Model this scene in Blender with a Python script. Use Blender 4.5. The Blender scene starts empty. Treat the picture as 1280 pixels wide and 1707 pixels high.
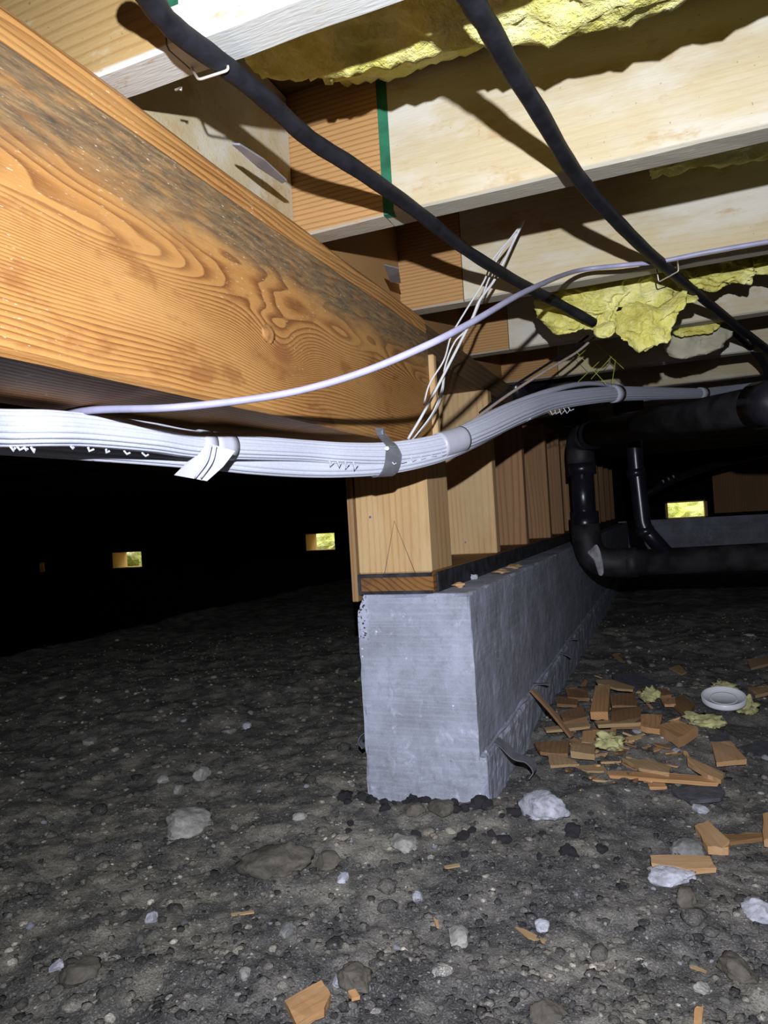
import bpy, bmesh, math, random
import numpy as np
from mathutils import Vector, noise as mnoise
random.seed(7); rng = np.random.default_rng(7)
C = bpy.context.scene.collection
OZ = 0.52                                   # camera height above the dirt; coordinates below are relative to the lens

# ------------------------------------------------------------------ camera
F, CX, CY = 1180.0, 640.0, 853.5
_v1 = np.array([1119-CX, -(838-CY), -F]); AY = _v1/np.linalg.norm(_v1)
AZ = np.cross(np.array([1, 0.060, 0.]), _v1); AZ /= np.linalg.norm(AZ)
if AZ[1] < 0: AZ = -AZ
AX = np.cross(AY, AZ); R = np.array([AX, AY, AZ])
cam = bpy.data.cameras.new('camera'); camo = bpy.data.objects.new('camera', cam); C.objects.link(camo)
from mathutils import Matrix
M4 = Matrix([[*R[0], 0], [*R[1], 0], [*R[2], OZ], [0, 0, 0, 1]])
camo.matrix_world = M4
cam.sensor_fit = 'VERTICAL'; cam.sensor_height = 36.0; cam.lens = 36.0*F/1707.0
cam.clip_start = 0.02; cam.clip_end = 60
bpy.context.scene.camera = camo
vs = bpy.context.scene.view_settings
vs.view_transform = 'Standard'; vs.look = 'None'; vs.gamma = 1.0; vs.use_curve_mapping = False; vs.exposure = 0.0
# ------------------------------------------------------------------ world (daylight outside the vents)
w = bpy.data.worlds.new('world'); bpy.context.scene.world = w; w.use_nodes = True
bg = w.node_tree.nodes['Background']; bg.inputs[0].default_value = (1.0, 1.0, 0.92, 1); bg.inputs[1].default_value = 3.6
# ------------------------------------------------------------------ the hand torch beside the phone
L = bpy.data.lights.new('torch_light', 'SPOT'); Lo = bpy.data.objects.new('torch_light', L); C.objects.link(Lo)
L.energy = 92; L.color = (0.85, 0.89, 1.0); L.spot_size = math.radians(122); L.spot_blend = 1.0; L.shadow_soft_size = 0.006
LP = np.array([0.045, -0.10, 0.13]); Lo.location = (LP[0], LP[1], LP[2]+OZ)

def ray(px, py): return R @ np.array([px-CX, -(py-CY), -F])
def onz(px, py, z): r = ray(px, py); return r*(z/r[2])
def ony(px, py, y): r = ray(px, py); return r*(y/r[1])
def onx(px, py, x): r = ray(px, py); return r*(x/r[0])
def D(px, py, d): return ray(px, py)/F*d
tgt = D(830, 900, 1.5)
Lo.rotation_euler = Vector(tgt-LP).to_track_quat('-Z', 'Y').to_euler()

# ------------------------------------------------------------------ object helpers
WL = {}
def tag(o, label=None, cat=None, group=None, kind=None):
    if label: o['label'] = label
    if cat: o['category'] = cat
    if group: o['group'] = group
    if kind: o['kind'] = kind
    return o
def thing(name, label, cat, loc, group=None):
    o = bpy.data.objects.new(name, None); o.empty_display_size = 0.05; C.objects.link(o)
    o.location = (loc[0], loc[1], loc[2]+OZ); WL[o.name] = np.array([loc[0], loc[1], loc[2]+OZ], float)
    return tag(o, label, cat, group)
def link(name, verts, faces, mat, parent=None, smooth=False, origin=None):
    v = np.array(verts, dtype=float) + np.array([0, 0, OZ])
    if parent is not None: org = WL[parent.name] if origin is None else np.array(origin)+np.array([0, 0, OZ])
    elif origin is not None: org = np.array(origin)+np.array([0, 0, OZ])
    else: org = np.array([v[:, 0].mean(), v[:, 1].mean(), v[:, 2].min()])
    me = bpy.data.meshes.new(name); me.from_pydata((v-org).tolist(), [], [list(map(int, f)) for f in faces]); me.update()
    if smooth: me.polygons.foreach_set('use_smooth', [True]*len(me.polygons))
    if mat: me.materials.append(mat)
    o = bpy.data.objects.new(name, me); C.objects.link(o)
    WL[o.name] = org
    if parent is not None: o.parent = parent; o.location = (org-WL[parent.name]).tolist()
    else: o.location = org.tolist()
    return o
def join(*parts):
    V, Fc, n = [], [], 0
    for v, f in parts:
        V.extend([tuple(p) for p in v]); Fc.extend([[i+n for i in q] for q in f]); n = len(V)
    return V, Fc
def box(x0, x1, y0, y1, z0, z1, bev=0.0):
    bm = bmesh.new(); bmesh.ops.create_cube(bm, size=1)
    for v in bm.verts:
        v.co = Vector(((x0+x1)/2+v.co.x*(x1-x0), (y0+y1)/2+v.co.y*(y1-y0), (z0+z1)/2+v.co.z*(z1-z0)))
    if bev: bmesh.ops.bevel(bm, geom=bm.edges[:], offset=bev, segments=1, affect='EDGES', clamp_overlap=True)
    V = [tuple(v.co) for v in bm.verts]; bm.verts.index_update(); Fc = [[v.index for v in f.verts] for f in bm.faces]; bm.free()
    return V, Fc
def spline(pts, n=8):
    P = np.array(pts, float); m = len(P)
    if m == 2:
        t = np.linspace(0, 1, n+1)[:, None]; return P[0]*(1-t)+P[1]*t
    Q = np.vstack([2*P[0]-P[1], P, 2*P[-1]-P[-2]]); out = []
    for i in range(m-1):
        p0, p1, p2, p3 = Q[i:i+4]
        for t in np.linspace(0, 1, n, endpoint=False):
            out.append(.5*((2*p1)+(-p0+p2)*t+(2*p0-5*p1+4*p2-p3)*t*t+(-p0+3*p1-3*p2+p3)*t**3))
    out.append(P[-1]); return np.array(out)
def sweep(path, prof, scale=None, caps=True, up=(0, 0, 1)):
    """sweep a closed profile (list of (a,b)) along path; a = sideways, b = upwards"""
    P = np.array(path, float); n = len(P); k = len(prof); V = []; Fc = []
    T = np.gradient(P, axis=0); T /= np.linalg.norm(T, axis=1)[:, None]
    u = np.array(up, float)
    if abs(T[0] @ u) > .95: u = np.array([0, 1., 0])
    prev = u - T[0]*(T[0] @ u); prev /= np.linalg.norm(prev)
    for i in range(n):
        b = prev - T[i]*(T[i] @ prev); b /= np.linalg.norm(b); prev = b
        a = np.cross(T[i], b); s = 1 if scale is None else scale[i]
        for (q, r_) in prof: V.append(P[i]+(a*q+b*r_)*s)
    for i in range(n-1):
        for j in range(k): Fc.append([i*k+j, i*k+(j+1) % k, (i+1)*k+(j+1) % k, (i+1)*k+j])
    if caps: Fc.append(list(range(k))[::-1]); Fc.append([(n-1)*k+j for j in range(k)])
    return V, Fc
def circ(r, k=12): return [(r*math.cos(2*math.pi*j/k), r*math.sin(2*math.pi*j/k)) for j in range(k)]
def tube(pts, r, k=10, n=8, sm=True, wob=0.0, up=(0, 0, 1)):
    P = spline(pts, n) if sm else np.array(pts, float); sc = None
    if wob: sc = [1+wob*mnoise.noise(Vector((i*.35, r*999, 3.1))) for i in range(len(P))]
    return sweep(P, circ(r, k), sc, up=up)
def ringtube(p0, p1, ro, k=20): return tube([p0, p1], ro, k, 1, False)
def fillet(pts, rad, n=8):
    P = [np.array(p, float) for p in pts]; out = [P[0]]
    for i in range(1, len(P)-1):
        a, b, c = P[i-1], P[i], P[i+1]; u = (a-b)/np.linalg.norm(a-b); v = (c-b)/np.linalg.norm(c-b)
        for t in np.linspace(0, 1, n+1):
            p, q = b+u*rad, b+v*rad; out.append((1-t)**2*p+2*t*(1-t)*b+t*t*q)
    out.append(P[-1]); return np.array(out)
def ico(sub):
    bm = bmesh.new(); bmesh.ops.create_icosphere(bm, subdivisions=sub, radius=1)
    V = np.array([v.co[:] for v in bm.verts]); bm.verts.index_update(); Fc = [[v.index for v in f.verts] for f in bm.faces]; bm.free(); return V, Fc
ICO = {k: ico(k) for k in (1, 2, 3, 4)}
def rock(sub, seed, rough=.35, fr=1.6, facet=0):
    V, Fc = ICO[sub]; out = []
    for p in V:
        q = Vector(p)*fr+Vector((seed*7.1, seed*3.3, seed*1.7))
        d = 1+rough*mnoise.noise(q)+rough*.45*mnoise.noise(q*2.7)+rough*.25*mnoise.noise(q*6.1)
        out.append(p*d)
    return np.array(out), Fc
def chunk(sub, seed, planes=11, rough=.10, lo=.55, hi=.9):
    V, Fc = ICO[sub]; rr_ = random.Random(seed); V = V.copy()
    for q in range(planes):
        n = np.array([rr_.gauss(0, 1), rr_.gauss(0, 1), rr_.gauss(0, .8)]); n /= np.linalg.norm(n); o = rr_.uniform(lo, hi)
        d = V @ n-o; V = V-np.outer(np.maximum(d, 0), n)
    for i, p in enumerate(V):
        q = Vector(p*2.2)+Vector((seed*1.3, seed*.7, 0)); V[i] = p*(1+rough*(mnoise.noise(q)+.6*mnoise.noise(q*2.6)+.5*mnoise.noise(q*6)))
    return V*1.15, Fc
def pillow(outline, depthdir, th, rings=7, nz=.3, fr=30, seed=0, sub=4, back=.5):
    """closed lumpy sheet with the given outline (3D points); bulges th along depthdir"""
    O = spline(list(outline)+[outline[0]], sub)[:-1]; c = O.mean(axis=0); k = len(O); dd = np.array(depthdir, float); dd /= np.linalg.norm(dd)
    V, Fc = [], []
    def lay(sign, mul):
        base = len(V)
        for r_ in range(rings):
            t = 1-r_/rings
            for j in range(k):
                p = c+(O[j]-c)*t; q = Vector(p*fr)+Vector((seed, seed*2, 0))
                nn = mnoise.noise(q)+.5*mnoise.noise(q*2.3)+.25*mnoise.noise(q*5)
                V.append(p+dd*sign*mul*(math.sqrt(max(0, 1-t**3))*th*(1+nz*nn) + (0 if r_ == 0 else th*nz*.5*nn))
                         + (O[j]-c)*(.10*nz*nn))
        V.append(c+dd*sign*mul*th)
        for r_ in range(rings-1):
            for j in range(k):
                q = [base+r_*k+j, base+r_*k+(j+1) % k, base+(r_+1)*k+(j+1) % k, base+(r_+1)*k+j]; Fc.append(q if sign > 0 else q[::-1])
        for j in range(k):
            q = [base+(rings-1)*k+j, base+(rings-1)*k+(j+1) % k, len(V)-1]; Fc.append(q if sign > 0 else q[::-1])
    lay(1, 1); lay(-1, back)
    return V, Fc
def slab(poly, th, nrm=(0, 0, 1), jag=0, taper=.0, seed=0):
    """chip: polygon (3D) extruded downwards by th, with uneven faces"""
    P = [np.array(p, float) for p in poly]; nrm = np.array(nrm, float); n = len(P); rr = random.Random(seed)
    if jag:
        Q = []
        for i in range(n):
            a, b = P[i], P[(i+1) % n]; Q.append(a)
            for t in (.33, .66): Q.append(a+(b-a)*t+(np.array([rr.uniform(-1, 1), rr.uniform(-1, 1), 0])*jag))
        P = Q; n = len(P)
    c = sum(P)/n
    V = [p+nrm*th*rr.uniform(-.12, .12) for p in P]+[c+(p-c)*(1-taper)-nrm*th*rr.uniform(.85, 1.1) for p in P]
    Fc = [list(range(n)), list(range(2*n-1, n-1, -1))]+[[i, i+n, (i+1) % n+n, (i+1) % n] for i in range(n)]
    # orient upwards
    nn = np.zeros(3)
    for i in range(n): nn += np.cross(P[i]-c, P[(i+1) % n]-c)
    if nn @ nrm < 0: Fc = [f[::-1] for f in Fc]
    return V, Fc

# ------------------------------------------------------------------ material helpers
class NT:
    def __init__(s, name, rough=.7, spec=.3, metal=0):
        s.m = bpy.data.materials.new(name); s.m.use_nodes = True; s.t = s.m.node_tree; s.b = s.t.nodes['Principled BSDF']
        s.b.inputs['Roughness'].default_value = rough; s.b.inputs['Specular IOR Level'].default_value = spec; s.b.inputs['Metallic'].default_value = metal
        s.tc = None
    def n(s, typ, **kw):
        x = s.t.nodes.new(typ)
        for k, v in kw.items(): setattr(x, k, v)
        return x
    def put(s, sock, v):
        if hasattr(v, 'is_output'): s.t.links.new(v, sock)
        elif v is not None:
            if sock.type == 'RGBA' and len(v) == 3: v = (*v, 1)
            sock.default_value = v
    def obj(s):
        if not s.tc: s.tc = s.n('ShaderNodeTexCoord')
        return s.tc.outputs['Object']
    def gen(s):
        s.obj(); return s.tc.outputs['Generated']
    def rnd(s): return s.n('ShaderNodeObjectInfo').outputs['Random']
    def isl(s): return s.n('ShaderNodeNewGeometry').outputs['Random Per Island']
    def mp(s, v, scale=(1, 1, 1), loc=(0, 0, 0), rot=(0, 0, 0)):
        x = s.n('ShaderNodeMapping'); s.put(x.inputs['Vector'], v); x.inputs['Scale'].default_value = scale; x.inputs['Rotation'].default_value = rot
        s.put(x.inputs['Location'], loc); return x.outputs[0]
    def noise(s, v, scale, detail=3, rough=.5, dist=0):
        x = s.n('ShaderNodeTexNoise'); s.put(x.inputs['Vector'], v); s.put(x.inputs['Scale'], scale); x.inputs['Detail'].default_value = detail
        x.inputs['Roughness'].default_value = rough; x.inputs['Distortion'].default_value = dist; return x.outputs['Fac']
    def vor(s, v, scale, feature='F1', out='Distance'):
        x = s.n('ShaderNodeTexVoronoi', feature=feature); s.put(x.inputs['Vector'], v); x.inputs['Scale'].default_value = scale; return x.outputs[out]
    def ma(s, op, a, b=None, c=None, clamp=False):
        x = s.n('ShaderNodeMath', operation=op, use_clamp=clamp); s.put(x.inputs[0], a)
        if b is not None: s.put(x.inputs[1], b)
        if c is not None: s.put(x.inputs[2], c)
        return x.outputs[0]
    def ss(s, v, a, b):
        x = s.n('ShaderNodeMapRange', interpolation_type='SMOOTHSTEP'); s.put(x.inputs[0], v); x.inputs[1].default_value = a; x.inputs[2].default_value = b; return x.outputs[0]
    def ramp(s, f, stops):
        x = s.n('ShaderNodeValToRGB'); s.put(x.inputs[0], f); e = x.color_ramp.elements
        while len(e) < len(stops): e.new(.5)
        for i, (p, c) in enumerate(stops): e[i].position = p; e[i].color = (*c, 1)
        return x.outputs[0]
    def mix(s, f, a, b, mode='MIX'):
        x = s.n('ShaderNodeMix', data_type='RGBA', blend_type=mode); s.put(x.inputs[0], f); s.put(x.inputs[6], a); s.put(x.inputs[7], b); return x.outputs[2]
    def sep(s, v):
        x = s.n('ShaderNodeSeparateXYZ'); s.put(x.inputs[0], v); return x.outputs
    def comb(s, a, b, c):
        x = s.n('ShaderNodeCombineXYZ'); s.put(x.inputs[0], a); s.put(x.inputs[1], b); s.put(x.inputs[2], c); return x.outputs[0]
    def col(s, c): s.put(s.b.inputs['Base Color'], c); return s
    def bump(s, h, st=.3, dist=.002):
        x = s.n('ShaderNodeBump'); s.put(x.inputs['Height'], h); x.inputs['Strength'].default_value = st; x.inputs['Distance'].default_value = dist
        s.put(s.b.inputs['Normal'], x.outputs[0]); return s

def mat_plain(name, c, rough=.6, spec=.3, metal=0, var=.0, bump=0, bs=200):
    N = NT(name, rough, spec, metal)
    nz = N.noise(N.obj(), bs*.3, 4)
    N.col(N.mix(N.ss(nz, .3, .7), tuple(x*(1-var) for x in c), tuple(min(1, x*(1+var)) for x in c)))
    if bump: N.bump(N.noise(N.obj(), bs, 4), bump, .002)
    return N.m

def mat_beam():
    N = NT('beam_fir', .62, .35); o = N.obj(); x, y, z = N.sep(o)[:3]
    lo = N.noise(N.mp(o, (1, .9, 3.2), (3.1, 0.4, 1.7)), 2.2, 2, .5)
    mid = N.noise(N.mp(o, (1, 2.2, 14)), 2.0, 2, .5)
    dz = N.ma('SUBTRACT', z, .195); dy = N.ma('SUBTRACT', y, .70)
    r2 = N.ma('ADD', N.ma('MULTIPLY', N.ma('MULTIPLY', dy, dy), 260), N.ma('MULTIPLY', N.ma('MULTIPLY', dz, dz), 900))
    kn = N.ma('POWER', 2.718, N.ma('MULTIPLY', r2, -1))
    zc = N.ma('SUBTRACT', z, .232); zb = N.ma('ADD', 5, N.ma('MULTIPLY', 26, N.ma('POWER', 2.718, N.ma('MULTIPLY', N.ma('MULTIPLY', zc, zc), -520))))
    v = N.ma('ADD', N.ma('MULTIPLY', z, 175), N.ma('MULTIPLY', lo, zb))
    v = N.ma('ADD', v, N.ma('MULTIPLY', mid, 3.2)); v = N.ma('ADD', v, N.ma('MULTIPLY', kn, 9))
    v = N.ma('ADD', v, N.ma('MULTIPLY', x, 120))
    fr = N.ma('FRACT', v)
    base = N.ramp(fr, [(0, (.42, .205, .058)), (.42, (.39, .18, .048)), (.80, (.20, .074, .017)), (.93, (.16, .055, .012)), (1, (.40, .19, .052))])
    big = N.noise(N.mp(o, (1, 1.2, 5)), 3, 3)
    base = N.mix(N.ss(big, .35, .75), base, N.mix(.55, base, (.50, .27, .085)))
    fine = N.noise(N.mp(o, (4, 9, 220)), 6, 3)
    base = N.mix(N.ma('MULTIPLY', N.ss(fine, .45, .75), .25), base, (.52, .31, .13))
    # dark core of the knot, grey weather stain along the upper third, pale scuffs at the low edge
    base = N.mix(N.ma('MULTIPLY', N.ss(kn, .80, .97), .7), base, (.22, .08, .03))
    sw = N.ma('ADD', z, N.ma('MULTIPLY', N.ma('SUBTRACT', N.noise(N.mp(o, (1, 2.5, 6)), 4, 4), .5), .060))
    band = N.ma('MULTIPLY', N.ss(sw, .258, .300), N.ss(z, .337, .333))
    band = N.ma('MULTIPLY', band, N.ma('ADD', .35, N.ma('MULTIPLY', N.ss(N.noise(N.mp(o, (1, 3, 16)), 7, 6, .7), .30, .55), .65)))
    stain = N.ramp(N.noise(N.mp(o, (20, 9, 80)), 3, 6, .75), [(.32, (.052, .040, .029)), (.50, (.14, .096, .052)), (.70, (.31, .21, .10))])
    base = N.mix(N.ma('MULTIPLY', band, .95), base, stain)
    dk = N.ma('MULTIPLY', N.ss(N.noise(N.mp(o, (1, 4, 10), (2, 5, 3)), 3, 4, .6), .53, .66), N.ss(z, .30, .24)); base = N.mix(N.ma('MULTIPLY', dk, .55), base, (.19, .065, .018))
    spk = N.ma('MULTIPLY', N.ss(N.noise(N.mp(o, (30, 30, 160)), 4, 3, .6), .64, .72), N.ss(N.noise(o, 5, 2), .45, .65))
    base = N.mix(N.ma('MULTIPLY', spk, .75), base, (.78, .66, .52))
    N.col(base)
    N.bump(N.ma('ADD', N.ma('MULTIPLY', N.ma('PINGPONG', fr, .5), 1.2), N.noise(N.mp(o, (20, 20, 200)), 5, 4)), .35, .0012)
    return N.m
def mat_wood(name, early, late, axis, spacing, pale=None, warp=3, var=.25, blot=None, rough=.72, low=None):
    """straight-grained board; axis = grain direction"""
    N = NT(name, rough, .25); o = N.obj(); rd = N.rnd()
    off = N.comb(N.ma('MULTIPLY', rd, 3.7), N.ma('MULTIPLY', rd, 5.9), N.ma('MULTIPLY', rd, 2.3))
    sc = {'x': (.12, 1, 1), 'y': (1, .12, 1), 'z': (1, 1, .12)}[axis]
    p = N.mp(o, sc, off); a, b, c = N.sep(p)[:3]
    u = {'x': N.ma('ADD', c, N.ma('MULTIPLY', b, .6)), 'y': N.ma('ADD', c, N.ma('MULTIPLY', a, .6)), 'z': N.ma('ADD', a, N.ma('MULTIPLY', b, .45))}[axis]
    v = N.ma('ADD', N.ma('DIVIDE', u, spacing), N.ma('MULTIPLY', N.noise(p, 7, 2), warp*2)); fr = N.ma('FRACT', v)
    base = N.ramp(fr, [(0, early), (.5, early), (.85, late), (1, early)])
    big = N.noise(p, 14, 4, .6)
    base = N.mix(N.ma('MULTIPLY', N.ss(big, .4, .7), var*1.6), base, tuple(q*.72 for q in early))
    fine = N.noise(N.mp(p, (60, 60, 60)), 8, 3); base = N.mix(N.ma('MULTIPLY', N.ss(fine, .5, .8), .2), base, tuple(min(1, q*1.25) for q in early))
    if pale:
        base = N.mix(N.ma('MULTIPLY', N.ss(N.noise(N.mp(o, sc if False else tuple(.35 if q < 1 else 1 for q in sc), off), 9, 5, .65), .42, .64), pale[1]), base, pale[0])
    if blot:
        base = N.mix(N.ma('MULTIPLY', N.ss(N.noise(N.mp(o, tuple(.5 if q < 1 else 1 for q in sc), off), 22, 5, .7), .55, .68), blot[1]), base, blot[0])
        base = N.mix(N.ma('MULTIPLY', N.ss(N.noise(N.mp(o, (1, 1, 1), off), 210, 2), .70, .76), .6), base, (.16, .12, .07))
    base = N.mix(N.ma('MULTIPLY', rd, var*.5), base, tuple(q*.6 for q in early))
    if low: base = N.mix(N.ma('MULTIPLY', N.ss(N.sep(o)[2], .0045, .0015), N.ss(N.noise(N.mp(o, (1, 3, 3)), 30, 4, .7), .30, .45)), base, low)
    N.col(base); N.bump(N.ma('ADD', fine, N.ma('MULTIPLY', big, 1.0)), .3, .0015)
    return N.m
def mat_concrete(name='form_concrete', pits=True):
    N = NT(name, .88, .2); o = N.obj(); x, y, z = N.sep(o)[:3]
    a = N.noise(o, 9, 5, .6); b = N.noise(o, 60, 4, .6)
    base = N.ramp(a, [(.28, (.25, .262, .30)), (.50, (.36, .375, .44)), (.72, (.50, .515, .64))])
    ln = N.noise(N.mp(o, (3, 1.5, 160), (0, 0, 0)), 1.2, 2)       # board form lines
    lf = N.ma('MULTIPLY', N.ss(ln, .45, .62), .16); base = N.mix(lf, base, (.60, .62, .76))
    base = N.mix(N.ma('MULTIPLY', N.ss(b, .50, .70), .40), base, (.24, .25, .28))
    st = N.noise(N.mp(o, (9, 9, 7)), 3, 6, .72, .6); base = N.mix(N.ma('MULTIPLY', N.ss(st, .55, .72), .6), base, (.72, .74, .90))
    sp = N.vor(o, 70); base = N.mix(N.ma('MULTIPLY', N.ss(sp, .16, .08), N.ss(N.noise(o, 14, 2), .55, .6)), base, (.80, .82, .92))
    hc = 0.0 if not pits else N.ma('MULTIPLY', N.ss(x, -.088, -.104), N.ma('MULTIPLY', N.ss(z, .285, .31), N.ss(N.sep(o)[1], .05, .02))); base = N.mix(N.ma('MULTIPLY', hc, .5), base, (.62, .64, .80))
    if pits: base = N.mix(N.ma('MULTIPLY', hc, N.ss(N.noise(o, 150, 3, .6), .56, .60)), base, (.03, .03, .035))
    gr = N.noise(o, 330, 3, .7); base = N.mix(N.ma('MULTIPLY', N.ss(gr, .55, .75), .45), base, (.14, .145, .16)); base = N.mix(N.ma('MULTIPLY', N.ss(gr, .42, .28), .4), base, (.68, .70, .82))
    N.col(base)
    pit = N.ss(N.vor(N.mp(o, (1, 1, 1), (.3, .2, .1)), 45), .10, .16)
    N.bump(N.ma('ADD', N.ma('ADD', N.ma('MULTIPLY', ln, .35), N.ma('MULTIPLY', b, .8)), N.ma('MULTIPLY', pit, .5)), .35, .003)
    return N.m
def mat_dirt(name, clod=False):
    N = NT(name, .95, .12); o = N.n('ShaderNodeNewGeometry').outputs['Position']
    a = N.noise(o, 2.3, 4, .6); b = N.noise(o, 14, 5, .65)
    base = N.mix(N.ss(a, .40, .62), (.22, .205, .19), (.38, .35, .29))
    px = N.sep(o)[0]; ol = N.ss(N.ma('ADD', px, N.ma('MULTIPLY', N.noise(o, 3, 4), .9)), .12, -.35)  # olive towards the left: greenish outer torch light put into the soil colour
    base = N.mix(N.ma('MULTIPLY', ol, .75), base, (.31, .29, .225))
    base = N.mix(N.ss(b, .40, .64), N.mix(.74, base, (.045, .044, .052)), base)
    g = N.noise(o, 160, 4, .7); base = N.mix(N.ma('MULTIPLY', N.ss(g, .55, .75), .55), base, (.46, .44, .39))
    base = N.mix(N.ma('MULTIPLY', N.ss(N.noise(o, 95, 3, .6), .40, .28), .6), base, (.030, .028, .030))
    g2 = N.noise(o, 420, 4, .75); base = N.mix(N.ma('MULTIPLY', N.ss(g2, .54, .66), .6), base, (.50, .48, .43)); base = N.mix(N.ma('MULTIPLY', N.ss(g2, .46, .36), .55), base, (.03, .028, .03))
    v = N.vor(o, 120); sel = N.vor(o, 120, 'F1', 'Color')
    base = N.mix(N.ma('MULTIPLY', N.ss(N.ma('ADD', v, N.ma('MULTIPLY', N.noise(o, 300, 2), .3)), .42, .30), N.ss(N.sep(sel)[0], .90, .93)), base, (.52, .50, .47))
    if clod:
        r_ = N.isl()
        base = N.mix(1, base, N.ramp(r_, [(0, (.30, .30, .32)), (.45, (.8, .8, .8)), (.82, (1.25, 1.22, 1.16)), (.95, (1.7, 1.66, 1.58)), (1, (2.9, 2.85, 2.75))]), 'MULTIPLY')
    N.col(base); N.bump(N.ma('ADD', N.noise(o, 90, 6, .75), N.ma('MULTIPLY', N.noise(o, 400, 3), .35)), .9, .006)
    return N.m
def mat_stone(name, c, var=.3):
    N = NT(name, .9, .2); o = N.obj(); rd = N.rnd()
    a = N.noise(N.mp(o, (1, 1, 1), N.comb(rd, rd, rd)), 55, 5, .65)
    base = N.mix(N.ss(a, .3, .7), tuple(q*(1-var) for q in c), tuple(min(1, q*(1+var)) for q in c))
    base = N.mix(N.ma('MULTIPLY', rd, .45), base, tuple(q*.55 for q in c))
    base = N.mix(N.ma('MULTIPLY', N.ss(N.noise(o, 120, 4, .7), .55, .7), .5), base, (.10, .09, .075))
    N.col(base); N.bump(N.noise(o, 140, 5, .7), .8, .003); return N.m
def mat_insul():
    N = NT('yellow_fibreglass', .95, .1); o = N.obj()
    a = N.noise(o, 16, 5, .65); b = N.noise(N.mp(o, (1, 1, 1)), 120, 4, .7)
    base = N.ramp(a, [(.28, (.40, .34, .050)), (.5, (.66, .61, .16)), (.7, (.80, .76, .36))])
    base = N.mix(N.ma('MULTIPLY', N.ss(b, .5, .75), .35), base, (.90, .88, .60))
    N.col(base); N.bump(N.ma('ADD', b, N.ma('MULTIPLY', a, 1.2)), .7, .006)
    N.b.inputs['Subsurface Weight'].default_value = .0
    return N.m
def mat_hedge():
    N = NT('hedge_leaves', .7, .2); o = N.obj()
    a = N.noise(o, 9, 5, .7); N.col(N.ramp(a, [(.3, (.30, .36, .06)), (.5, (.62, .64, .18)), (.66, (.80, .80, .45))])); N.bump(a, .8, .05); return N.m

BEAM = mat_beam()
WHITEWOOD = mat_wood('white_joist_wood', (.47, .39, .235), (.445, .36, .205), 'x', .010, ((.53, .505, .43), .9), 2.5, .25, ((.40, .27, .12), .8), low=(.36, .33, .255))
WHITEJ = mat_wood('whitewashed_joist_wood', (.47, .39, .235), (.445, .36, .205), 'x', .010, ((.53, .52, .46), .9), 2.5, .25, ((.46, .25, .06), .9), low=(.50, .50, .46))
ORANGE = mat_wood('orange_joist_fir', (.40, .225, .085), (.25, .115, .036), 'x', .0065, None, 1.5, .2, low=(.36, .31, .23))
TANJ = mat_wood('tan_joist_wood', (.38, .25, .10), (.30, .18, .062), 'x', .009, None, 2.5, .3, ((.50, .44, .30), .6), low=(.50, .48, .43))
POSTW = mat_wood('post_pine', (.64, .41, .19), (.50, .28, .105), 'z', .013, ((.66, .50, .27), .5), 2.2, .35)
STUDW = mat_wood('stud_pine', (.40, .225, .105), (.27, .135, .058), 'z', .016, None, 2.5, .5)
PLY = mat_wood('sheathing_ply', (.40, .24, .11), (.28, .15, .06), 'z', .012, None, 2, .3)
PLATE = mat_wood('treated_plate', (.30, .14, .038), (.12, .05, .015), 'y', .012, ((.035, .028, .022), .5), 2, .3)
TAR = mat_plain('tarry_plate_side', (.03, .03, .035), .75, .3, 0, .6, .5, 120)
UNLITW = mat_plain('unlit_wall_black', (.006, .006, .007), .9, .05, 0, .4, .4, 90)  # near-black colour stands in for the unlit dark on the far walls
DARKW = mat_wood('dark_old_wood', (.16, .095, .045), (.10, .055, .025), 'y', .012, None, 2, .3)
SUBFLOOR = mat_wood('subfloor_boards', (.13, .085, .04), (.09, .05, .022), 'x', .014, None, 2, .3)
CONC = mat_concrete(); CONCW = mat_concrete('wall_concrete', False)
DIRT = mat_dirt('crawl_dirt'); CLOD = mat_dirt('dirt_clods', True)
INSUL = mat_insul()
ABS = mat_plain('black_abs', (.012, .012, .016), .28, .5, 0, .3, .06, 60)
ABSD = mat_plain('dusty_abs', (.022, .021, .022), .6, .35, 0, .6, .2, 60)
RUBBER = mat_plain('black_jacket', (.009, .009, .012), .6, .25, 0, .4, .25, 160)
GREYC = mat_plain('lilac_grey_jacket', (.27, .26, .36), .45, .4, 0, .08)
WHITEB = mat_plain('white_braid', (.53, .545, .62), .7, .25, 0, .04, .25, 900)
TAPE = mat_plain('white_tape', (.46, .46, .52), .4, .4, 0, .08, .1, 80)
WIREW = mat_plain('white_wire', (.55, .54, .53), .45, .4, 0, .05)
WIREB = mat_plain('tan_cable', (.42, .33, .28), .55, .3, 0, .1)
STEEL = mat_plain('galvanized_steel', (.30, .30, .32), .45, .5, .6, .2, .1, 90)
GREYST = mat_plain('grey_strap', (.20, .20, .22), .5, .4, .3, .15)
WIRE = mat_plain('staple_wire', (.62, .55, .48), .4, .5, .4, .1)
GREEN = mat_plain('green_end_paint', (.018, .105, .055), .8, .2, 0, .35, .3, 120)
NET = mat_plain('yellow_net', (.42, .46, .05), .6, .3)
LID = mat_plain('white_plastic', (.80, .80, .84), .35, .45, 0, .02)
PAPER = mat_plain('insulation_paper', (.40, .38, .26), .85, .2, 0, .25, .4, 60)
PLAST = mat_stone('white_plaster', (.54, .54, .60), .3)
STONEP = mat_stone('pale_stone', (.40, .385, .35), .25)
STONEG = mat_stone('grey_stone', (.24, .235, .225), .3)
STONEB = mat_stone('brown_clod', (.15, .135, .108), .3)
SLATE = mat_stone('slate_scrap', (.12, .12, .135), .25)
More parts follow.
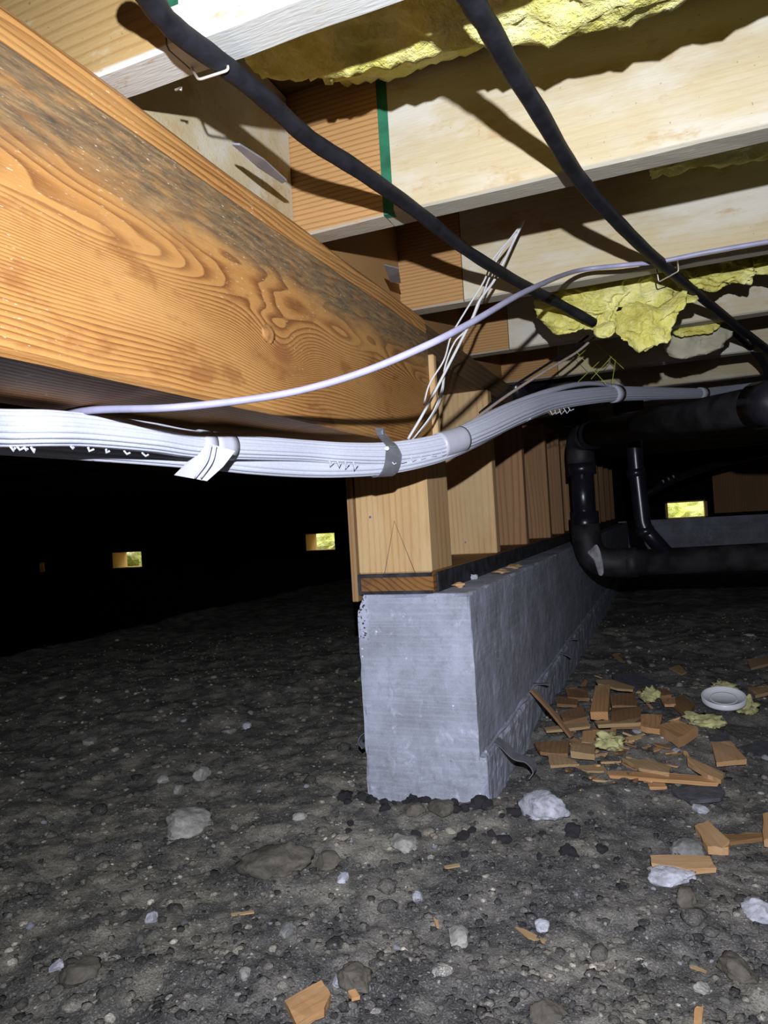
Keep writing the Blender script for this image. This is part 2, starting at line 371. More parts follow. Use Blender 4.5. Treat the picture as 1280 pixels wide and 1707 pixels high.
CHIP = [mat_wood('chip_orange', (.60, .34, .155), (.50, .25, .10), 'x', .006, ((.62, .42, .24), .7), 3, .3),
        mat_wood('chip_brown', (.34, .19, .088), (.25, .13, .055), 'x', .006, ((.20, .12, .07), .7), 3, .5),
        mat_wood('chip_pale', (.52, .36, .19), (.42, .27, .13), 'x', .006, ((.40, .25, .12), .7), 3, .4)]
HEDGE = mat_hedge()

# ------------------------------------------------------------------ ground
def vnoise(x, y, seed):
    xi = np.floor(x).astype(np.int64); yi = np.floor(y).astype(np.int64); fx = x-xi; fy = y-yi
    fx = fx*fx*(3-2*fx); fy = fy*fy*(3-2*fy)
    def h(a, b):
        n = (a*374761393+b*668265263+seed*1442695041) & 0x7fffffff; n = ((n ^ (n >> 13))*1274126177) & 0x7fffffff; n ^= n >> 16
        return (n & 0xffff)/65535.0
    return (h(xi, yi)*(1-fx)+h(xi+1, yi)*fx)*(1-fy)+(h(xi, yi+1)*(1-fx)+h(xi+1, yi+1)*fx)*fy
def gz(x, y):
    x = np.asarray(x, float); y = np.asarray(y, float)
    z = -.522+.020*(vnoise(x*2.1, y*2.1, 1)-.5)+.022*(vnoise(x*6, y*6, 2)-.5)+.012*(vnoise(x*19, y*19, 3)-.5)+.008*(vnoise(x*55, y*55, 4)-.5)+.004*(vnoise(x*140, y*140, 5)-.5)
    z = z+.035*np.exp(-(((x+.12)/.22)**2+((y-1.85)/.45)**2))      # scrap heap along the footing
    z = z+.015*np.exp(-(((x+.33)/.10)**2+((y-1.19)/.06)**2))
    z = z-.85*np.clip((-x-2.85-.12*vnoise(x*1.3, y*1.3, 8))/.5, 0, 1)**1.2      # the dirt drops away into a lower bay on the left
    return z
def gpt(px, py, lift=0):
    z = -.52
    for _ in range(4):
        p = onz(px, py, z); z = float(gz(p[0], p[1]))+lift
    return onz(px, py, z)
def make_ground():
    ang = np.concatenate([np.linspace(-55, 85, 560), np.linspace(85, 305, 60)[1:-1]]); ang = np.radians(ang)   # from +Y, positive to -X
    rr = np.concatenate([[.02, .12], np.geomspace(.3, 3.2, 430), np.geomspace(3.25, 13, 60)])
    A, Rr = np.meshgrid(ang, rr); X = -np.sin(A)*Rr; Y = np.cos(A)*Rr; Z = gz(X, Y)
    n, k = A.shape; V = np.stack([X, Y, Z], -1).reshape(-1, 3)
    i = np.arange(n-1)[:, None]*k; j = np.arange(k)[None, :]; j2 = (j+1) % k
    Fc = np.stack([i+j, i+k+j, i+k+j2, i+j2], -1).reshape(-1, 4)
    V = np.vstack([V, [[0, 0, -.52]]]); c = len(V)-1
    faces = Fc[:, ::-1].tolist()+[[q, (q+1) % k, c] for q in range(k)]
    return link('floor', V, faces, DIRT, smooth=True, origin=(0, 0, -.52))
tag(make_ground(), kind='structure')

# ------------------------------------------------------------------ shell
JZ0, JZ1 = .372, .556
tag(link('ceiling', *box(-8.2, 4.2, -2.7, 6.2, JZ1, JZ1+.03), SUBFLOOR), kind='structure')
tag(link('wall_left', *box(-8.2, -8.0, -2.7, 6.2, -1.6, JZ1), UNLITW), kind='structure')
tag(link('wall_right', *box(4.0, 4.2, -2.7, 6.2, -1.6, JZ1), CONCW), kind='structure')
tag(link('wall_front', *box(-8.0, 4.0, -2.7, -2.5, -1.6, JZ1), CONCW), kind='structure')
def vent_box(p0, p1):
    a, b = ony(*p0, 6.0), ony(*p1, 6.0); return [min(a[0], b[0]), max(a[0], b[0]), min(a[2], b[2]), max(a[2], b[2])]
vents = [vent_box((66, 936), (79, 954)), vent_box((187, 920), (241, 946)), vent_box((508, 889), (563, 917)), vent_box((1108, 837), (1180, 862))]
WB = []; WD = []; WU = []; xs = -8.0
for v in vents:
    T = WD if v[1] < -1 else WB
    if T is WB: WD.append(box(xs, -.56, 6.0, 6.18, -1.6, JZ1)); xs = -.56
    if T is WB:
        WB.append(box(xs, 4.0, 6.0, 6.18, -1.6, v[2])); WU += [box(xs, v[0], 6.0, 6.18, v[2], JZ1), box(v[0], v[1], 6.0, 6.18, v[3], JZ1), box(v[1], 4.0, 6.0, 6.18, v[2], JZ1)]; continue
    T.append(box(xs, v[0], 6.0, 6.18, -1.6, JZ1)); T.append(box(v[0], v[1], 6.0, 6.18, -1.6, v[2])); T.append(box(v[0], v[1], 6.0, 6.18, v[3], JZ1)); xs = v[1]
tag(link('wall_back', *join(*WB), CONCW), kind='structure')
tag(link('wall_back_upper', *join(*WU), UNLITW), kind='structure')
tag(link('wall_back_left', *join(*WD), UNLITW), kind='structure')
tag(link('trim_1', *box(.30, 3.9, 5.955, 5.995, -.10, .30), STUDW), kind='structure')       # timber rim above the far foundation
for i, v in enumerate(vents):
    t = .018; fr = [box(v[0], v[0]+t, 5.98, 6.2, v[2], v[3]), box(v[1]-t, v[1], 5.98, 6.2, v[2], v[3]), box(v[0], v[1], 5.98, 6.2, v[3]-t*.6, v[3]), box(v[0], v[1], 5.98, 6.2, v[2], v[2]+t*.4)]
    tag(link('window_%d' % (i+1), *join(*fr), POSTW), kind='structure')
# hedge outside
hx, hz = np.meshgrid(np.linspace(-10, 4, 200), np.linspace(-.9, 1.2, 40)); HV = []
for a, b in zip(hx.ravel(), hz.ravel()):
    q = Vector((a*2, b*2, 0)); HV.append((a, 7.1+.35*(b+.5)+.25*mnoise.noise(q)+.12*mnoise.noise(q*3.1)+.07*mnoise.noise(q*8), b))
HF = [[r_*200+c, r_*200+c+1, (r_+1)*200+c+1, (r_+1)*200+c] for r_ in range(39) for c in range(199)]
n0 = len(HV); HV += [(a, 8.6, b) for a, b in zip(hx.ravel(), hz.ravel())]
HF += [[n0+q for q in f[::-1]] for f in HF] + [[39*200+c, 39*200+c+1, n0+39*200+c+1, n0+39*200+c] for c in range(199)]
tag(link('hedge', HV, HF, HEDGE), 'sunlit yellow-green hedge outside, seen through the foundation vents', 'hedge')
tag(link('trim_2', *box(-10.5, 4.5, 6.19, 9, -.9, -.72), DIRT), kind='structure')

# ------------------------------------------------------------------ main beam
BX = -.395; BW = .145; BZ0, BZ1 = .122, .372; BE = 1.232
beam = thing('beam', 'large orange-brown timber beam with grey weather stain, upper left, resting on the post', 'beam', (BX, 0, 0))
prof = [(0, BZ0+.004), (-.0005, .20), (0, .28), (.0004, .332), (-.0022, .336), (-.0012, .345), (-.0035, .353), (-.0028, .359), (-.008, .366), (-.014, BZ1), (-BW+.004, BZ1), (-BW, BZ1-.004), (-BW, BZ0+.004), (-BW+.004, BZ0), (-.004, BZ0)]
ys = np.linspace(-1.2, BE, 60); V = []; k = len(prof)
for y in ys:
    for (a, b) in prof:
        wv = .0016*mnoise.noise(Vector((y*7, b*20, 1))) if -.02 < a else 0
        V.append((BX+a+wv, y, b+(.002*mnoise.noise(Vector((y*5, 3, 2))) if b < .13 else 0)))
Fc = [[i*k+j, i*k+(j+1) % k, (i+1)*k+(j+1) % k, (i+1)*k+j] for i in range(len(ys)-1) for j in range(k)]+[list(range(k))[::-1], [(len(ys)-1)*k+j for j in range(k)]]
Fc = [f[::-1] for f in Fc]
timber = link('timber', V, Fc, BEAM, beam, origin=(BX, 0, 0))
kp = onx(447, 556, BX); 
Vk, Fk = rock(3, 4, .25, 2.2); Vk = Vk*np.array([.0035, .013, .010])+kp
tag(link('knot', Vk, Fk, mat_plain('knot_wood', (.36, .17, .055), .6, .3, 0, .45, .5, 160), timber, True), 'dark knot standing slightly proud of the beam face')
link('end_cleat', *box(BX-.020, BX+.010, BE+.001, BE+.016, -.10+.225, .297, .002), POSTW, beam)

# ------------------------------------------------------------------ foundation wall
YF = 1.207
fw = thing('foundation_wall', 'grey board-formed concrete foundation wall with stepped footing, under the wooden post', 'foundation wall', (-.44, YF, -.52))
def rough_block(x0, x1, y0, y1, z0, z1, nx, ny, nz, amp, chip=.0, seed=1):
    bm = bmesh.new(); bmesh.ops.create_cube(bm, size=1)
    V, Fc = [], []; idx = {}
    def vid(i, j, k):
        key = (i, j, k)
        if key not in idx:
            fi, fj, fk = i/nx, j/ny, k/nz
            fj2 = fj**1.8 if ny > 4 else fj
            p = np.array([x0+(x1-x0)*fi, y0+(y1-y0)*fj2, z0+(z1-z0)*fk])
            edge = (i in (0, nx))+(j in (0, ny))+(k in (0, nz))
            q = Vector(p*38)+Vector((seed, 0, 0)); nv = mnoise.noise(q)+.5*mnoise.noise(q*2.7)
            c = np.array([(x0+x1)/2, p[1], (z0+z1)/2])
            off = amp*nv
            if edge >= 2: off -= chip*max(0, mnoise.noise(Vector(p*16)+Vector((seed*5, 0, 0))))+amp*.8
            d = np.array([(-1 if i == 0 else 1 if i == nx else 0), (-1 if j == 0 else 1 if j == ny else 0), (-1 if k == 0 else 1 if k == nz else 0)], float)
            if np.linalg.norm(d): d /= np.linalg.norm(d)
            idx[key] = len(V); V.append(p+d*off)
        return idx[key]
    for i in range(nx):
        for k in range(nz):
            Fc.append([vid(i, 0, k), vid(i+1, 0, k), vid(i+1, 0, k+1), vid(i, 0, k+1)]); Fc.append([vid(i, ny, k), vid(i, ny, k+1), vid(i+1, ny, k+1), vid(i+1, ny, k)])
    for j in range(ny):
        for k in range(nz):
            Fc.append([vid(0, j, k), vid(0, j, k+1), vid(0, j+1, k+1), vid(0, j+1, k)]); Fc.append([vid(nx, j, k), vid(nx, j+1, k), vid(nx, j+1, k+1), vid(nx, j, k+1)])
    for i in range(nx):
        for j in range(ny):
            Fc.append([vid(i, j, 0), vid(i, j+1, 0), vid(i+1, j+1, 0), vid(i+1, j, 0)]); Fc.append([vid(i, j, nz), vid(i+1, j, nz), vid(i+1, j+1, nz), vid(i, j+1, nz)])
    bm.free(); return V, Fc
SX0, SX1 = -.556, -.337
V, Fc = rough_block(SX0, SX1, YF, 5.99, -.66, -.137, 34, 160, 84, .0009, .016, 3); V = np.array(V)
for i, p in enumerate(V):
    q = Vector(p*45); nn = mnoise.noise(q)+.6*mnoise.noise(q*2.2)+.4*mnoise.noise(q*5)
    if p[1] < YF+.01 and p[2] < -.415: V[i, 1] += .0022*nn*min(1, (-.415-p[2])/.03)-.0012       # rough lower course of the end face
    if p[1] < YF+.05:
        e = max(0, SX0+.014-p[0])+max(0, p[2]+.137+.026)*.5                                      # broken top left corner
        if p[0] < SX0+.016 and p[2] > -.166: V[i, 0] += max(0, e-.010)*.9; V[i, 1] += .004*abs(nn)
        if p[0] < SX0+.004: V[i, 0] += .0035*max(0, mnoise.noise(Vector((3, 1, p[2]*28))))
link('stem', V, Fc, CONC, fw)
V, Fc = rough_block(SX1-.06, SX1+.012, YF-.001, 5.99, -.66, -.424, 10, 160, 26, .0028, .014, 9)
tag(link('footing', V, Fc, CONC, fw), 'rougher footing course below the cold joint')
# mortar ridge along the cold joint
rp = [(SX1+.006+.003*mnoise.noise(Vector((t*9, 1, 1))), YF+.02+t, -.421+.004*mnoise.noise(Vector((t*14, 5, 1)))) for t in np.linspace(0, 2.6, 120)]
link('mortar_ridge', *tube(rp, .0038, 7, 1, False, .8), CONC, fw)
def form_tie(y, ln, droop, curl, side=1, w_=.016):
    x0 = (SX1 if side > 0 else SX0)-.01*side; pts = [(x0, y, -.418), (x0+side*ln*.5, y-.004, -.418+droop*.3), (x0+side*ln, y-.01, -.418+droop)]
    if curl: pts += [(x0+side*(ln+.022), y-.012, -.418+droop-.004), (x0+side*(ln+.034), y-.012, -.418+droop-.020), (x0+side*(ln+.026), y-.012, -.418+droop-.034)]
    P = spline(pts, 6); return sweep(P, [(-w_/2, -.0008), (w_/2, -.0008), (w_/2, .0008), (-w_/2, .0008)])
for a in ((1.30, .055, -.030, True, 1, .030), (1.72, .05, .004, False, 1, .014), (2.12, .05, -.012, False, 1, .014), (2.30, .05, .010, False, 1, .014), (1.29, .020, .004, True, -1, .016)):
    link('form_tie', *form_tie(*a), GREYST, fw)

# ------------------------------------------------------------------ pony wall
pw = thing('pony_wall', 'short stud wall of pine studs on a dark sill plate along the concrete', 'stud wall', (-.48, YF, -.137))
PX0, PX1 = -.551, -.404
link('bottom_plate', *box(PX0, PX1, YF+.001, 5.9, -.137, -.099, .003), PLATE, pw)
tag(link('plate_coating', *box(PX1+.0005, PX1+.004, YF+.02, 5.9, -.137, -.100, .001), TAR, pw), 'tarry black coating on the side of the plate')
tag(link('plate_coating', *join(box(PX0, PX1, YF-.001, YF+.0005, -.106, -.099), box(PX0, PX1, YF-.001, YF+.0005, -.137, -.131), box(PX0, PX0+.006, YF-.001, YF+.0005, -.131, -.106)), TAR, pw), 'dark dried edge of the plate end')
post = link('post', *box(PX0+.002, PX1-.001, YF+.002, YF+.130, -.099, BZ0, .0025), POSTW, pw)
# pencilled layout mark on the post face
mk = [[(640, 961), (657, 868), (692, 955)]]
MARK = mat_plain('pencil_mark', (.10, .07, .05), .8, .1)
link('layout_mark', *join(*[tube([ony(*p, YF-.0002) for p in m], .0006, 5, 6, False) for m in mk]), MARK, post)
def stud_mesh(): return box(0, PX1-.002-PX0, 0, .038, 0, .409, .002)
studs = []
for i, y in enumerate((1.735, 2.135, 2.565, 2.925, 3.27, 3.68, 4.08, 4.49, 4.90, 5.30, 5.70)):
    jx = random.uniform(-.003, .002); V, Fc = stud_mesh(); V = np.array(V)+np.array([PX0+jx, y, -.099])
    o = link('stud', V, Fc, STUDW if i else POSTW, pw, origin=(PX0+jx, y, -.099)); studs.append(o)
link('top_plate', *box(PX0, PX1-.01, BE+.02, 5.9, .310, .371, .003), DARKW, pw)
link('sheathing', *box(PX0-.013, PX0-.001, YF-.001, 5.9, -.150, .371, .001), PLY, pw)
for (px, py) in ((617, 862), (776, 904), (863, 895)):
    p = ony(px, py, YF+.002) if px < 720 else ony(px, py, 1.735 if px < 830 else 2.135)
    link('nail_head', *tube([p+np.array([0, .002, 0]), p-np.array([0, .0012, 0])], .0025, 8, 1, False), GREYST, post if px < 720 else studs[0 if px < 830 else 1])

# ------------------------------------------------------------------ joists
JY = [.446, .809, 1.199, 1.612, 2.02, 2.42, 2.82, 3.22, 3.62, 4.02, 4.42, 4.82, 5.22, 5.62]
SPL = [onz(328, 70, .40)[0], ony(637, 300, .808)[0], ony(772, 470, 1.199)[0], ony(848, 560, 1.612)[0]]
ordn = ['first', 'second', 'third', 'fourth', 'fifth', 'sixth', 'seventh', 'eighth']
def joist(x0, x1, y, m, label, group=None, ends=None):
    t = thing('floor_joist', label, 'floor joist', ((x0+x1)/2, y, JZ0), group)
    xs = np.linspace(x0, x1, max(2, int((x1-x0)/.05))); V = []; pr = [(0, .003), (0, .184), (.038, .184), (.038, .003), (.035, 0), (.003, 0)]; k = 6
    for x in xs:
        for (a, b) in pr:
            q = Vector((x*9, a*80+y*3, b*10)); V.append((x, y+a+.0012*mnoise.noise(q), JZ0+b+(.0014*mnoise.noise(q*1.7) if b < .01 else 0)))
    Fc = [[i*k+j, (i+1)*k+j, (i+1)*k+(j+1) % k, i*k+(j+1) % k] for i in range(len(xs)-1) for j in range(k)]+[list(range(k)), [(len(xs)-1)*k+j for j in range(k)][::-1]]
    Fc = [f[::-1] for f in Fc]
    bo = link('board', V, Fc, m, t)
    if ends: tag(link('painted_end', *box(ends[0], ends[1], y-.0008, y+.0388, JZ0+(.03 if y < .5 else .0008), JZ0+.1835), GREEN, bo), 'green painted end of the joist')
    return t
for i, y in enumerate(JY):
    if i < 4: sx = SPL[i]
    else: sx = -.27
    n = ordn[i] if i < 8 else None
    if i == 0: lb, rb = 'orange joist stub over the beam at the top left corner', 'pale joist crossing the top left corner under the black cable staple'
    elif i < 4: lb, rb = 'orange fir joist end over the beam, %s row from the front' % n, 'pale weathered floor joist, %s row back from the front' % n
    elif i < 8: lb, rb = 'brown floor joist over the stud wall, %s row from the front' % n, 'pale weathered floor joist in shade, %s row back from the front' % n
    else: lb = rb = None
    if rb:
        joist(-3.9, sx-.0015, y, TANJ if i == 0 else ORANGE, lb); joist(sx, 3.9, y, WHITEJ if i == 0 else WHITEWOOD, rb, None, (sx-.001, sx+.012) if i in (0, 1) else None)
    else:
        joist(-7.9, 3.9, y, WHITEWOOD, 'floor joist in the dark far end of the crawlspace', 'far floor joists')
# blocking between joists above the beam
BKX = ony(486, 300, .808)[0]
for i in range(4):
    y0, y1 = JY[i]+.040, JY[i+1]-.001
    tag(link('blocking', *box(BKX-.032, BKX, y0, y1, JZ0+.001, JZ1-.002, .002), WHITEWOOD if i < 1 else ORANGE),
        'wood blocking on top of the beam between the %s and %s joist rows' % (ordn[i], ordn[i+1]), 'blocking')
# torn grey flashing on the beam edge
for j, (o_, lab) in enumerate(((((386, 238), (400, 239), (440, 264), (478, 299), (470, 303), (430, 277), (398, 248)), 'torn grey sheet scrap curling off the beam top, beside the orange joist'),
                          (((640, 440), (664, 446), (668, 470), (650, 468)), 'small torn grey sheet scrap on the beam top, near the white wires'))):
    P = [onz(*p, BZ1+.004) for q, p in enumerate(o_)]; P = [p+np.array([0, 0, 0]) for p in P]
    tag(link('sheet_scrap', *slab(P, .002, (0, 0, 1), 0, 0, j), STEEL), lab, 'sheet scrap')

# ------------------------------------------------------------------ insulation
def batt(name, label, x0, x1, yn, yf, zb, sag, seed, zt=JZ1-.002, edge=None, lift=0.0):
    """fibreglass batt: ragged rounded lower face between two joists"""
    nx, k = int((x1-x0)/.008), 46; V = []
    for i in range(nx+1):
        x = x0+(x1-x0)*i/nx; zz = zb+lift*max(0, 1-(x-x0)/.34)
        rag = .020*mnoise.noise(Vector((x*9, seed, 2)))+.014*mnoise.noise(Vector((x*31, seed, 7)))+.008*mnoise.noise(Vector((x*80, seed, 4)))
        for j in range(k):
            t = j/(k-1); yy = yn+(yf-yn)*t; e = edge+rag*2.2-.05*max(0, 1-(x-x0)/.3)
            z = zz - sag*math.sin(math.pi*min(1, t*1.2)) + (max(0, t-e)/(1-e))**.6*(zt-zz)*.8*(t > e)
            q = Vector((x*16, yy*22, seed)); nn = mnoise.noise(q)+.6*mnoise.noise(q*2.4)+.45*mnoise.noise(q*5.5)+.25*mnoise.noise(q*12)
            V.append((x+.004*nn, min(yf, max(yn, yy)), min(zt-.004, max(zz-.014, z+.0095*nn))))
        V.append((x, yf, zt)); V.append((x, yn, zt))
    kk = k+2; Fc = [[i*kk+j, i*kk+(j+1) % kk, (i+1)*kk+(j+1) % kk, (i+1)*kk+j] for i in range(nx) for j in range(kk)]
    Fc += [list(range(kk))[::-1], [nx*kk+j for j in range(kk)]]; Fc = [f[::-1] for f in Fc]
    return tag(link(name, V, Fc, INSUL, None, True), label, 'insulation')
batt('insulation_batt', 'yellow fibreglass batt sagging between the two nearest joists, top right', -.345, 1.6, .486, .795, .408, .004, 3.3, edge=.49, lift=.036)
batt('insulation_batt', 'yellow fibreglass batt tucked up between the second and third joist rows', .0, 2.0, .850, 1.19, .455, .004, 5.2, edge=.7)
FWD = R @ np.array([0, 0, 1.])      # toward the camera
def hang(name, label, pts, depth, th, seed, m=INSUL, nz=.62, fr=40, cat='insulation', tilt=0, parent=None, sub=5):
    O = []
    for (px, py) in pts:
        O.append(ony(px, py, depth+tilt*(py-pts[0][1])))
    O = spline(O+[O[0]], 9)[:-1]; c = O.mean(axis=0)
    O = [p+(p-c)*.10*(mnoise.noise(Vector((i*.31, seed, 1)))+.6*mnoise.noise(Vector((i*.9, seed, 5)))) for i, p in enumerate(O)]
    return O, pillow(O, FWD*.8+np.array([0, 0, -.6]), th, 16, nz, fr, seed, 1)
tor = thing('torn_insulation', 'torn yellow fibreglass hanging below the third joist, cable end poking into it', 'insulation', ony(1010, 520, 1.36))
_, (V, Fc) = hang('', '', [(884, 505), (905, 488), (960, 470), (1030, 458), (1095, 449), (1150, 478), (1140, 500), (1105, 498), (1086, 508), (1060, 492), (1040, 500), (1022, 530), (1025, 545), (990, 553), (960, 545), (925, 555), (905, 535)], 1.34, .030, 2, tilt=.0)
link('upper_flap', V, Fc, INSUL, tor, True)
_, (V, Fc) = hang('', '', [(1025, 520), (1060, 503), (1100, 512), (1145, 480), (1135, 510), (1118, 545), (1112, 568), (1092, 570), (1075, 587), (1045, 573), (1030, 560)], 1.30, .020, 5)
link('lower_flap', V, Fc, INSUL, tor, True)
_, (V, Fc) = hang('', '', [(990, 545), (1022, 535), (1024, 552), (1010, 562), (992, 560)], 1.29, .012, 6)
link('tuft', V, Fc, INSUL, tor, True)
_, (V, Fc) = hang('', '', [(1085, 440), (1180, 415), (1285, 400), (1350, 395), (1345, 432), (1285, 446), (1230, 470), (1190, 481), (1140, 476)], 1.42, .035, 9)
tag(link('insulation_flap', V, Fc, INSUL, None, True), 'bright yellow fibreglass flap below the third joist at the right edge', 'insulation')
pz = thing('papered_insulation', 'drooping yellow fibreglass piece with olive paper face, below the black cable crossing', 'insulation', ony(1160, 560, 1.75))
_, (V, Fc) = hang('', '', [(1104, 560), (1118, 542), (1150, 534), (1195, 531), (1221, 545), (1206, 570), (1180, 585), (1140, 594), (1112, 590)], 1.72, .035, 12, nz=.15)
link('paper_facing', V, Fc, PAPER, pz, True)
_, (V, Fc) = hang('', '', [(1118, 548), (1150, 537), (1200, 533), (1190, 550), (1160, 557), (1130, 560)], 1.665, .015, 13)
link('fibre', V, Fc, INSUL, pz, True)

# ------------------------------------------------------------------ cables
def cable(name, label, pts, r, m, cat='cable', wob=0, k=12, group=None):
    return tag(link(name, *tube(pts, r, k, 8, True, wob), m, None, True), label, cat, group)
ca = [onz(*p, .360) for p in [(190, -80), (250, 0), (300, 45), (370, 105), (440, 165), (520, 228), (600, 283), (690, 350), (780, 415), (860, 468)]]+[ony(930, 505, 1.24), ony(990, 538, 1.31)]
for q in range(2, 9): ca[q] = ca[q]+np.array([.003*math.sin(q*2.1), 0, -.002*abs(math.cos(q*1.7))])
cable('power_cable', 'thick black cable on the left, stapled under the nearest joist, ending in torn insulation', ca, .0082, RUBBER, wob=.14)
cb = [onz(*p, .360) for p in [(735, -70), (785, 0), (820, 55), (850, 110), (900, 190), (960, 290), (1020, 360), (1080, 420), (1150, 480), (1230, 545), (1290, 590)]]
cable('power_cable', 'thick black cable on the right crossing under the joists', cb, .0082, RUBBER, wob=.14)
cc = [D(1050, 440, 1.3), D(1120, 480, 1.45), D(1180, 520, 1.6), D(1235, 565, 1.75), D(1275, 610, 1.9), D(1275, 650, 2.0)]
cable('power_cable', 'black cable curving down at the right edge behind the grey cable', cc, .0085, RUBBER, wob=.1)
gc = [D(-60, 730, .69), D(0, 724, .70), D(70, 706, .70), D(140, 685, .655), D(280, 680, .625), D(400, 668, .645), D(500, 651, .66), D(600, 622, .652), D(700, 581, .645), D(780, 541, .69), D(880, 484, .85), onz(960, 452, .362), onz(1040, 442, .362), onz(1100, 436, .362), onz(1180, 420, .362), onz(1280, 403, .362), onz(1360, 392, .362)]
cable('grey_cable', 'thin lilac-grey cable swooping from the beam bottom to the right edge', gc, .0034, GREYC)

# staples
def staple(pts, label): return tag(link('cable_staple', *tube(pts, .0011, 8, 5, False), WIRE, None, True), label, 'staple')
staple(fillet([onz(374, 84, JZ0+.002), onz(381, 117, .350), onz(331, 133, .350), onz(318, 112, JZ0+.002)], .004), 'bent wire staple holding the left black cable to the nearest joist')
staple(fillet([onz(1094, 446, JZ0+.002), onz(1098, 470, .352), onz(1131, 452, .352), onz(1129, 432, JZ0+.002)], .004), 'bent wire staple around the right cable under the third joist')
staple(fillet([onz(969, 296, JZ0+.002), onz(964, 312, .362)], .003), 'small pale staple leg under the second joist beside the right cable')
staple([onz(292, 150, .372), onz(303, 147, .372), onz(301, 151, .370)], 'tiny bent staple near the beam top under the nearest joist')

# ------------------------------------------------------------------ white cable bundle
mp = [(-70, 710, .535, 68), (0, 714, .58, 66), (80, 714, .62, 63), (150, 718, .665, 57), (250, 729, .73, 51), (340, 742, .80, 46), (500, 751, .93, 37), (570, 756, .98, 38), (640, 757, 1.03, 40), (700, 750, 1.07, 40), (750, 738, 1.11, 40), (800, 719, 1.18, 38), (870, 687, 1.33, 36), (930, 668, 1.50, 30), (1020, 657, 1.75, 26), (1100, 656, 2.0, 21), (1180, 655, 2.25, 16), (1230, 648, 2.4, 14), (1300, 640, 2.55, 13)]
bd = thing('cable_bundle', 'white ribbed bundle of cables strung under the beam and across to the right', 'cable bundle', D(640, 757, 1.03))
pth = spline([D(a, b, c) for a, b, c, h in mp], 14); rad = np.interp(np.linspace(0, len(mp)-1, len(pth)), range(len(mp)), [h*c/F/2 for a, b, c, h in mp])
nr = 17; ribs = []
for j in range(nr*8):
    a = 2*math.pi*j/(nr*8); rr_ = .87+.13*abs(math.sin(nr*a/2))**.7; ribs.append((rr_*math.cos(a)*.85, rr_*math.sin(a)))
link('main_bundle', *sweep(pth, ribs, rad), WHITEB, bd, True)
mp2 = [(-70, 728, .60), (0, 733, .65), (200, 750, .76), (340, 763, .835), (420, 772, .885), (500, 778, .945), (570, 779, .99), (640, 775, 1.035), (700, 764, 1.07), (760, 745, 1.125), (830, 712, 1.25)]
ribs2 = []
for j in range(11*8):
    a = 2*math.pi*j/88; rr_ = .88+.12*abs(math.sin(11*a/2))**.7; ribs2.append((rr_*math.cos(a)*.012, rr_*math.sin(a)*.0145))
link('lower_bundle', *sweep(spline([D(*p) for p in mp2], 12), ribs2), WHITEB, bd, True)
mp3 = [(745, 728, 1.12), (790, 705, 1.2), (850, 676, 1.33), (920, 651, 1.5), (980, 640, 1.7), (1040, 646, 1.9)]
link('upper_strand', *tube([D(*p) for p in mp3], .0065, 10, 10), WHITEB, bd, True)
link('black_strand', *tube([D(a+6, b+7, c+.012) for a, b, c in mp3], .007, 10, 10), RUBBER, bd, True)
def wrap(i0, i1, m, fac=1.07, name='tape_wrap', lab=None):
    P = pth[i0:i1+1]; s = rad[i0:i1+1]*fac
    o = link(name, *sweep(P, [(q*.88, r_) for q, r_ in circ(1, 40)], s), m, bd, True)
    if lab: tag(o, lab)
    return o
def pidx(px): # nearest sample whose source pixel x is px
    xs_ = [a for a, b, c, h in mp]; return int(round(np.interp(px, xs_, range(len(mp)))*14))
tw = wrap(pidx(332), pidx(352), TAPE, 1.09, lab='white tape band with torn flap'); wrap(pidx(346), pidx(390), TAPE, 1.05); wrap(pidx(733), pidx(772), TAPE, 1.08)
wrap(pidx(1018), pidx(1032), TAPE, 1.12); wrap(pidx(1165), pidx(1172), TAPE, 1.15)
fl = [D(345, 738, .775), D(392, 752, .79), D(372, 778, .785), D(345, 802, .78), D(335, 800, .782), D(318, 797, .78), D(290, 792, .775), D(312, 770, .772), D(332, 757, .772)]
link('tape_flap', *slab(fl, .0012, -FWD*-1, 0, 0, 5), TAPE, tw)
for off in (0, .5):
    a_, b_ = np.array((352+off*16, 742)), np.array((325+off*20, 797)); link('tape_fold', *tube([D(a_[0], a_[1], .766), D((a_[0]+b_[0])/2+6, (a_[1]+b_[1])/2, .768), D(b_[0], b_[1], .774)], .0011, 6, 6), TAPE, tw, True)
fr_ = []
rr = random.Random(3)
def frays(pts, n, d0, ln):
    for q in range(n):
        t = q/(max(1, n-1)); i = min(len(pts)-2, int(t*(len(pts)-1))); u = t*(len(pts)-1)-i
        x = pts[i][0]*(1-u)+pts[i+1][0]*u; y = pts[i][1]*(1-u)+pts[i+1][1]*u; d = d0[0]*(1-t)+d0[1]*t
        fr_.append(tube([D(x-3, y-2, d), D(x+rr.uniform(-3, 3), y+ln*rr.uniform(.5, 1.2), d-.003), D(x+rr.uniform(2, 7), y+1, d)], .0011, 5, 3, False))
frays([(552, 770), (592, 772)], 4, (.955, .965), 8); frays([(655, 771), (738, 755)], 6, (1.02, 1.08), 4)
frays([(850, 706), (880, 697)], 4, (1.27, 1.33), 4); frays([(920, 687), (950, 681)], 5, (1.43, 1.50), 6); frays([(20, 746), (55, 748)], 4, (.575, .59), 5); frays([(120, 745), (240, 757)], 5, (.64, .70), 4)
tag(link('frayed_braid', *join(*fr_), WHITEB, bd), kind='stuff')
